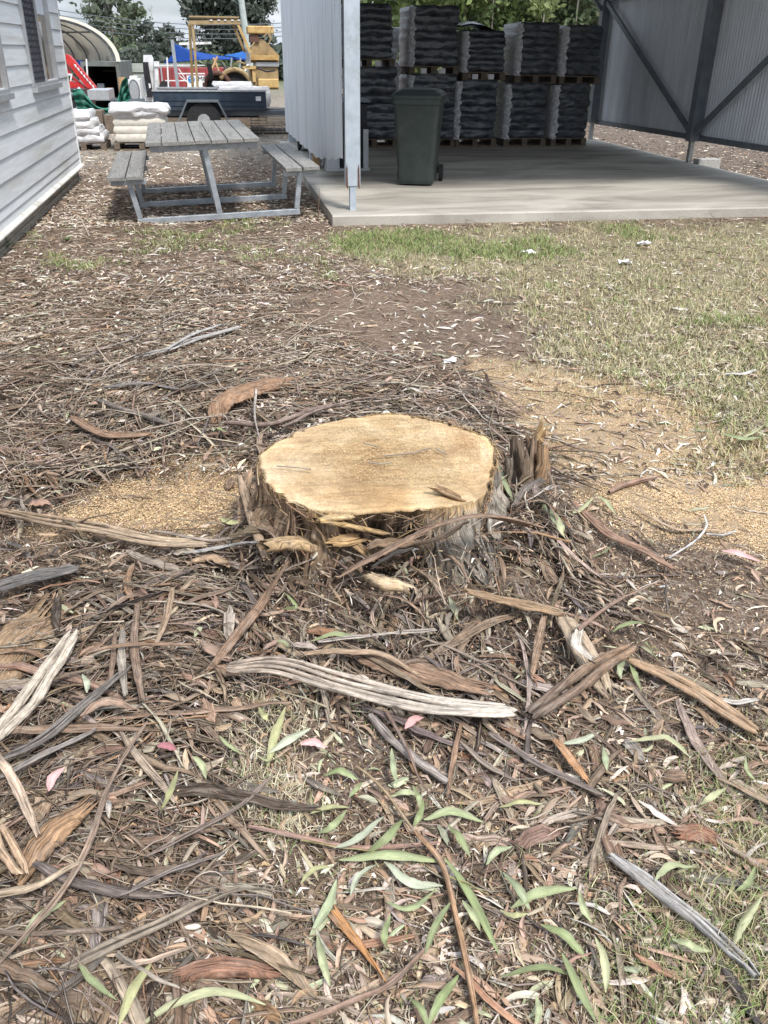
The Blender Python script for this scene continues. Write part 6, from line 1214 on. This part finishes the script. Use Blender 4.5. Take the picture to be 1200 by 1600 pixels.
def individuals(name, cat, group, word, n, cs, Mm, *a, mat='bark_fibre', **k):
    V, Q, uv, pc, pi, qn, x, y, L_, W0 = batch(n, cs, Mm, *a, **k); K = len(V)//n; px, py = to_px(x, y)
    for i in range(n):
        vs = V[i*K:(i+1)*K]; q = Q[i*qn:(i+1)*qn]-i*K; c = pc[i]; sh = 1+.45*(np.tile(rng.random(K//Mm), Mm)-.5)[:, None]
        lum = c.mean(); tone = 'pale' if lum > .32 else 'orange' if c[0] > 2.2*c[2] and lum > .12 else 'dark' if lum < .10 else 'brown' if c[0]/c[2] > 1.55 else 'grey-brown'
        if name in ('dry_leaf',): tone = 'pale' if lum > .36 else 'tan' if lum > .22 else 'brown'
        v, h = where(px[i], py[i]); size = 'long' if L_[i] > a[0]+(a[1]-a[0])*.5 else 'short' if L_[i] < a[0]+(a[1]-a[0])*.15 else 'middling'
        e0, e1 = vs[:K//Mm].mean(0), vs[-(K//Mm):].mean(0); qx, qy = to_px(np.array([e0[0], e1[0]]), np.array([e0[1], e1[1]])); ddx, ddy = abs(qx[1]-qx[0]), abs(qy[1]-qy[0]); ori = 'lying level' if ddy < .4*ddx else 'pointing away' if ddx < .4*ddy else 'slanting down right' if (qx[1]-qx[0])*(qy[1]-qy[0]) > 0 else 'slanting up right'
        o = npmesh(name, vs, q, uv[i*K:(i+1)*K], c[None]*sh, mat, base=(x[i], y[i], float(gh(x[i], y[i])))); tag(o, f'{size} {tone} {word} {ori} {v}, {h}'.replace('level with', 'beside').replace('slanting down right', 'slanting right').replace('slanting up right', 'slanting left').replace('in the middle foreground', 'mid foreground').replace('in the lower foreground', 'low foreground').replace('just in front of the stump', 'before the stump').replace('at the very bottom', 'at the bottom'), cat, group)
vis = (-30, 380, 1230, 1610)
p_big = lambda x, y: clump(x, y)*(.03+.97*soft(PB, x, y, .04))*(1-soft(PG2, x, y, .05))*(1-.9*np.maximum(soft(PD2, x, y, .05), soft(PD3, x, y, .05)))*(1-.9*soft(PS1, x, y, .05))
individuals('bark_strip', 'bark', 'bark strips lying in the litter', 'bark strip', 290, 'slab', 12, .12, .52, .010, .032, 'both', p_big, BARKC, BARKW, box=vis, lift=1.15, arch=.02, ridge=.09, bend=.45, wob=.18, pw=.75)
individuals('twig', 'stick', 'twigs lying in the litter', 'twig', 200, 'round', 9, .12, .55, .004, .010, 'taper', p_bark, BARKC, BARKW, box=vis, lift=1.25, bend=.5, wob=.30, ridge=.0, pw=.75, mat='litter')
LEAFC = [(.42, .33, .24), (.52, .44, .36), (.27, .19, .13), (.36, .25, .18), (.50, .46, .40), (.33, .33, .22)]
individuals('dry_leaf', 'leaf', 'dry fallen gum leaves', 'dry gum leaf', 220, 'leaf', 8, .05, .13, .010, .020, 'leaf', lambda x, y: .35+.6*(1-soft(PG, x, y, .1)), LEAFC, [3, 1.2, 4, 3.5, .8, 1], box=vis, lift=1.1, curl=(.1, .7), bend=.9, wob=.15, ridge=0, tdiv=20, arch=.015, mat='leaf_skin', pw=.75)
def stuff(name, label, parts, mat, cat):
    """parts: list of (V,Q,uv,tint-per-vertex); joined into one mesh"""
    Vs, Qs, us, ts = [], [], [], []; k = 0
    for V, Q, uv, t in parts: Vs.append(V); Qs.append(Q+k); us.append(uv); ts.append(t); k += len(V)
    o = npmesh(name, np.concatenate(Vs), np.concatenate(Qs), np.concatenate(us), np.concatenate(ts), mat); tag(o, label, cat, kind='stuff')
def bt(*a, **k): V, Q, uv, pc, pi, qn, x, y, L_, W0 = batch(*a, **k); return V, Q, uv, pc[pi]*(1+.25*(rng.random((len(V), 1))-.5))
near = (-250, 560, 1450, 1680); mid = (-350, 335, 1550, 760)
CHC = [(.24, .16, .11), (.17, .115, .08), (.32, .22, .15), (.28, .23, .19), (.36, .29, .22), (.30, .17, .095)]
individuals('bark_chip', 'bark', 'bark chips lying in the litter', 'bark chip', 180, 'slab', 8, .05, .16, .022, .048, 'both', p_bark, CHC, [5, 4, 4, 3, 2, 1.2], box=vis, lift=1.05, arch=.008, ridge=.10, bend=.3, wob=.12, pw=.7, tdiv=9, curl=(.0, .4))
stuff('bark_litter', 'mass of shredded bark strips and splinters covering the ground', [
    bt(4400, 'slab', 6, .05, .26, .005, .022, 'both', p_bark, BARKC, BARKW, box=near, lift=.95, ridge=.1, wob=.25, curl=(0, .7)),
    bt(9000, 'thin', 6, .04, .22, .003, .011, 'both', p_bark, BARKC, BARKW, box=near, lift=1.0, ridge=.0, wob=.35),
    bt(1500, 'slab', 6, .03, .10, .014, .034, 'both', p_bark, CHC, [5, 4, 4, 3, 2, 1], box=near, lift=.85, ridge=.1, wob=.2, curl=(0, .5)),
    bt(2600, 'thin', 6, .03, .16, .0015, .006, 'both', p_bark, BARKC, BARKW, box=near, lift=1.7, wob=.4),
    bt(3000, 'thin', 6, .10, .50, .006, .018, 'both', p_bark, BARKC, BARKW, box=mid, lift=1.0, wob=.35)], 'bark_fibre', 'bark litter')
p_all = lambda x, y: np.clip(.45+.45*soft(PT, x, y, .1)+.3*soft(PB, x, y, .1), 0, 1)*(1-.8*soft(PG, x, y, .1))*(1-.9*soft(PS2, x, y, .05))*(1-.8*soft(PS1, x, y, .05))*(1-.9*soft(PD, x, y, .1))*(1-.5*np.maximum(soft(PD2, x, y, .05), soft(PD3, x, y, .05)))
TWC = [(.10, .073, .054), (.20, .145, .105), (.32, .26, .205), (.42, .355, .285), (.29, .19, .13)]
stuff('twig_litter', 'tangle of fine twigs and fibres over the ground', [
    bt(7500, 'thin', 6, .03, .20, .0012, .0045, 'both', p_all, TWC, [3, 4, 4, 1.5, 2], box=near, lift=1.2, tdiv=1.3, bend=.8, wob=.5),
    bt(6500, 'thin', 6, .10, .65, .003, .009, 'both', p_all, TWC, [3, 4, 4, 2.2, 1], box=mid, lift=1.2, tdiv=1.5, bend=.6, wob=.4)], 'litter', 'twig litter')
FLC = [(.085, .062, .046), (.19, .14, .10), (.33, .265, .205), (.46, .39, .31), (.66, .60, .52), (.36, .24, .15)]
p_fl = lambda x, y: (.5+.5*(1-soft(PG, x, y, .1)))*(1-.85*soft(PS1, x, y, .06))*(1-.9*soft(PS2, x, y, .06))*(1-.82*soft(PD, x, y, .1))
stuff('leaf_litter', 'small dry leaf scraps and bark crumbs scattered on the soil', [
    bt(34000, 'flake', 3, .006, .038, .002, .009, 'both', p_fl, FLC, [4, 5.5, 4, 2.2, .7, 2], box=near, lift=.9, curl=(.1, .9), bend=.8, wob=.4, ridge=0, rollsd=.6),
    bt(40000, 'flake', 3, .02, .10, .005, .016, 'both', p_fl, FLC, [2.5, 3.5, 4.5, 4.5, 3, 1], box=mid, lift=.9, curl=(.1, .9), bend=.8, wob=.4, ridge=0, rollsd=.5),
    bt(2500, 'leaf', 6, .04, .12, .008, .016, 'leaf', p_fl, LEAFC, [3, 1.5, 4, 3, .8, 1], box=near, lift=1., curl=(.1, .9), bend=.8, wob=.2, ridge=0, rollsd=.5),
    bt(7500, 'leaf', 5, .04, .13, .008, .020, 'leaf', p_fl, LEAFC, [3, 3, 3, 3, 2, 1], box=mid, lift=1., curl=(.1, .7), bend=.8, wob=.2, ridge=0, rollsd=.5),
    bt(9000, 'flake', 3, .03, .12, .01, .03, 'both', lambda x, y: (y > 9)*1., FLC[2:], [3, 3, 2, 1], box=(-100, 190, 700, 360), lift=.9, curl=(.1, .8), bend=.8, wob=.3, ridge=0),
    bt(5000, 'flake', 3, .03, .12, .01, .03, 'both', lambda x, y: (x > 7.3)*1., FLC, [3, 3, 3, 3, 1, 1], box=(900, 190, 1400, 330), lift=.9, curl=(.1, .8), bend=.8, wob=.3, ridge=0)], 'litter', 'leaf litter')
SDC = [(.58, .42, .245), (.65, .50, .32), (.50, .345, .19), (.43, .30, .18)]
p_sd = lambda x, y: np.clip(soft(PS1, x, y, .09)+soft(PS2, x, y, .16)*np.clip(.35+2.6*(fbm(x, y, 3.2, 3, 61)-.4), .12, 1)+soft(PS3, x, y, .04)+.02, 0, 1)
stuff('sawdust', 'drifts of yellow sawdust on both sides of the stump', [
    bt(105000, 'flake', 2, .003, .010, .0015, .0040, 'none', p_sd, SDC, [3, 3, 2, 1], box=(-50, 540, 1350, 920), lift=.4, curl=(.1, .9), bend=.5, wob=.4, ridge=0, rollsd=.6, arch=.002),
    bt(6000, 'flake', 2, .003, .014, .0015, .004, 'none', lambda x, y: 1-.5*soft(PG, x, y, .1), SDC, [3, 3, 2, 1], box=(200, 600, 1200, 1300), lift=.9, curl=(.1, .9), bend=.5, wob=.4, ridge=0, rollsd=.6, arch=.002)], 'plain_tint', 'sawdust')
def on_stump():
    n = 6000; a = rng.uniform(-math.pi, math.pi, n); q = np.sqrt(rng.random(n))*.93; x = SX+.07+.35*q*np.cos(a); y = SY-.02+.32*q*np.sin(a)
    L_ = rng.uniform(.002, .006, n); h = rng.uniform(0, 6.3, n); t = np.linspace(-.5, .5, 2)[None, :]
    sp = np.stack([x[:, None]+np.cos(h)[:, None]*t*L_[:, None], y[:, None]+np.sin(h)[:, None]*t*L_[:, None], STZ+.009+0*t*L_[:, None]+.002*rng.random((n, 2))], -1)
    V, Q, uv, pi, _ = ribbons(sp, np.full((n, 2), .0018)*rng.uniform(.5, 1.5, (n, 1)), np.full(n, .001), 'flake', curl=rng.uniform(-.8, .8, n), roll=rng.normal(0, .4, n))
    stuff('stump_sawdust', 'fine sawdust crumbs on the sawn top of the stump', [(V, Q, uv, palette(n, [(.44, .31, .16), (.50, .38, .22), (.34, .22, .11)], [3, 3, 3])[pi])], 'plain_tint', 'sawdust')
    for k, pts in enumerate(([(432, 728), (460, 730), (486, 733)], [(575, 722), (598, 725), (612, 722)], [(568, 692), (592, 698)], [(680, 700), (698, 710)], [(600, 712), (640, 708), (672, 700)])):
        P_ = []
        for q in pts: d = ray(*q); P_.append(CAMP+d*((STZ+.014-CH)/d[2]))
        MB().tube([tuple(p) for p in resample(np.array(P_), 6)], [.0022]*6, 5).build('twig_scrap', 'trunk_bark', base=tuple(P_[0]), label=['left', 'middle', 'upper', 'right', 'longest'][k]+' dark twig scrap lying on the sawn top of the stump', cat='stick')
on_stump()
# ------------------------------------------------------------ grass
def blades(n, P_, dens, hlo, hhi, w0, cols, wts, box, tuft=0, z=1.):
    if tuft:
        cx, cy = scatter(max(1, n//tuft), box, dens); i = rng.integers(0, len(cx), n); r_ = rng.normal(0, .035, (n, 2)); x = cx[i]+r_[:, 0]; y = cy[i]+r_[:, 1]
    else: x, y = scatter(n, box, dens)
    h = rng.uniform(hlo, hhi, n); a = rng.uniform(0, 2*math.pi, n); lean = rng.uniform(.2, 1.3, n)*h; t = np.array([0, .55, 1.])[None, :]
    X = x[:, None]+np.cos(a)[:, None]*lean[:, None]*t**1.6; Yy = y[:, None]+np.sin(a)[:, None]*lean[:, None]*t**1.6; Z = gh(x, y)[:, None]-.002+h[:, None]*(t-.22*t*t*(lean/h)[:, None]*.8)
    sp = np.stack([X, Yy, Z], -1); W = np.array([1, .8, .12])[None, :]*w0*rng.uniform(.6, 1.4, n)[:, None]
    V, Q, uv, pi, _ = ribbons(sp, W, np.full(n, .001), 'blade', roll=rng.uniform(-.8, .8, n)); return V, Q, uv, palette(n, cols, wts)[pi]
DRY = [(.46, .40, .25), (.38, .34, .19), (.55, .49, .34), (.30, .28, .14)]; GRN = [(.18, .25, .08), (.23, .29, .11), (.14, .19, .06)]
pg = lambda x, y: soft(PG, x, y, .3)*(.35+1.1*fbm(x, y, 1.4, 3, 17)); pgx = 0
pgg = lambda x, y: soft(PG, x, y, .1)*np.clip((fbm(x, y, .9, 3, 21)-.56)*4+(1.0-np.abs(y-7.9))*.9*(x < 3.0), .02, 1)
stuff('grass', 'dry olive lawn with greener patches in front of the slab', [
    blades(60000, PG, pg, .018, .055, .0045, DRY, [4, 4, 2, 4], (480, 340, 1600, 800)),
    blades(17000, PG, pgg, .025, .075, .0045, GRN+[DRY[1]], [3, 3, 2, 2], (480, 340, 1600, 760), tuft=8),
    blades(9000, PG2, lambda x, y: soft(PG2, x, y, .1)*(.2+.8*(fbm(x, y, 3, 3, 2) > .5)), .012, .05, .0018, GRN+DRY, [3, 3, 1, 3, 3, 2, 2], (900, 1050, 1500, 1680), tuft=6),
    blades(5000, PG2, lambda x, y: 1-.5*soft(PB, x, y, .1), .01, .04, .0016, DRY+GRN[:1], [3, 2, 4, 1, 2], (-100, 900, 1400, 1680), tuft=10),
    blades(1500, PG3, lambda x, y: soft(PG3, x, y, .03), .02, .05, .0018, [DRY[2], (.6, .54, .4), GRN[0]], [3, 3, 1], (300, 1080, 520, 1320), tuft=40),
    blades(3500, PG, lambda x, y: ((x > -1.9) & (x < .8) & (y < 9.2))*np.clip((fbm(x, y, 1.3, 3, 31)-.5)*6, 0, 1), .02, .06, .0045, GRN+DRY, [3, 3, 3, 1, 1, 1, 2], (-20, 345, 560, 440), tuft=12)], 'plain_tint', 'grass')
def dedupe():
    D_ = {}
    for o in bpy.data.objects:
        if o.get('category') and o.get('group') and o.get('label') and o.parent is None and o.get('kind') is None: D_.setdefault(o['label'], []).append(o)
    for lab, os_ in D_.items():
        if len(os_) < 2: continue
        def px(o): d = np.array(o.location)-CAMP; k = d@FW; return F*(d@RT)/k
        os_.sort(key=px); n = len(os_); ws = {2: ['left of two', 'right of two'], 3: ['left', 'middle', 'right']}.get(n, ['first', 'second', 'third', 'fourth', 'fifth', 'sixth', 'seventh', 'eighth', 'ninth', 'tenth'])
        for i, o in enumerate(os_):
            if i < len(ws): nl = lab+', '+(ws[i] if n == 2 else ws[i]+' of three' if n == 3 else ws[i]+' from left'); o['label'] = nl if len(nl.split()) <= 16 else nl
def weeds(px, py, n, h, lab, w=.012):
    b = G(px, py); r = root('weed', tuple(b), lab, 'weed'); sp = []
    for i in range(n):
        a = random.uniform(0, 6.3); l = h*random.uniform(.5, 1.2); t = np.linspace(0, 1, 6); sp.append(np.stack([b[0]+math.cos(a)*l*.7*t, b[1]+math.sin(a)*l*.7*t, b[2]+l*(t-.45*t*t)], 1))
    sp = np.array(sp); V, Q, uv, pi, _ = ribbons(sp, wprof('leaf', 6, n)*w, np.full(n, .001), 'leaf', curl=np.full(n, .3)); npmesh('leaf_blades', V-np.array(b), Q, uv, palette(n, [(.10, .17, .05), (.15, .23, .08)], [1, 1])[pi], 'leaf_skin', parent=r)
weeds(8, 392, 40, .14, 'green weed clump at the foot of the house wall on the left edge', .014)
weeds(100, 1585, 16, .05, 'small dark green weed at the bottom left')
weeds(105, 378, 26, .07, 'low green weed growing beside the house wall', .012)

dedupe()
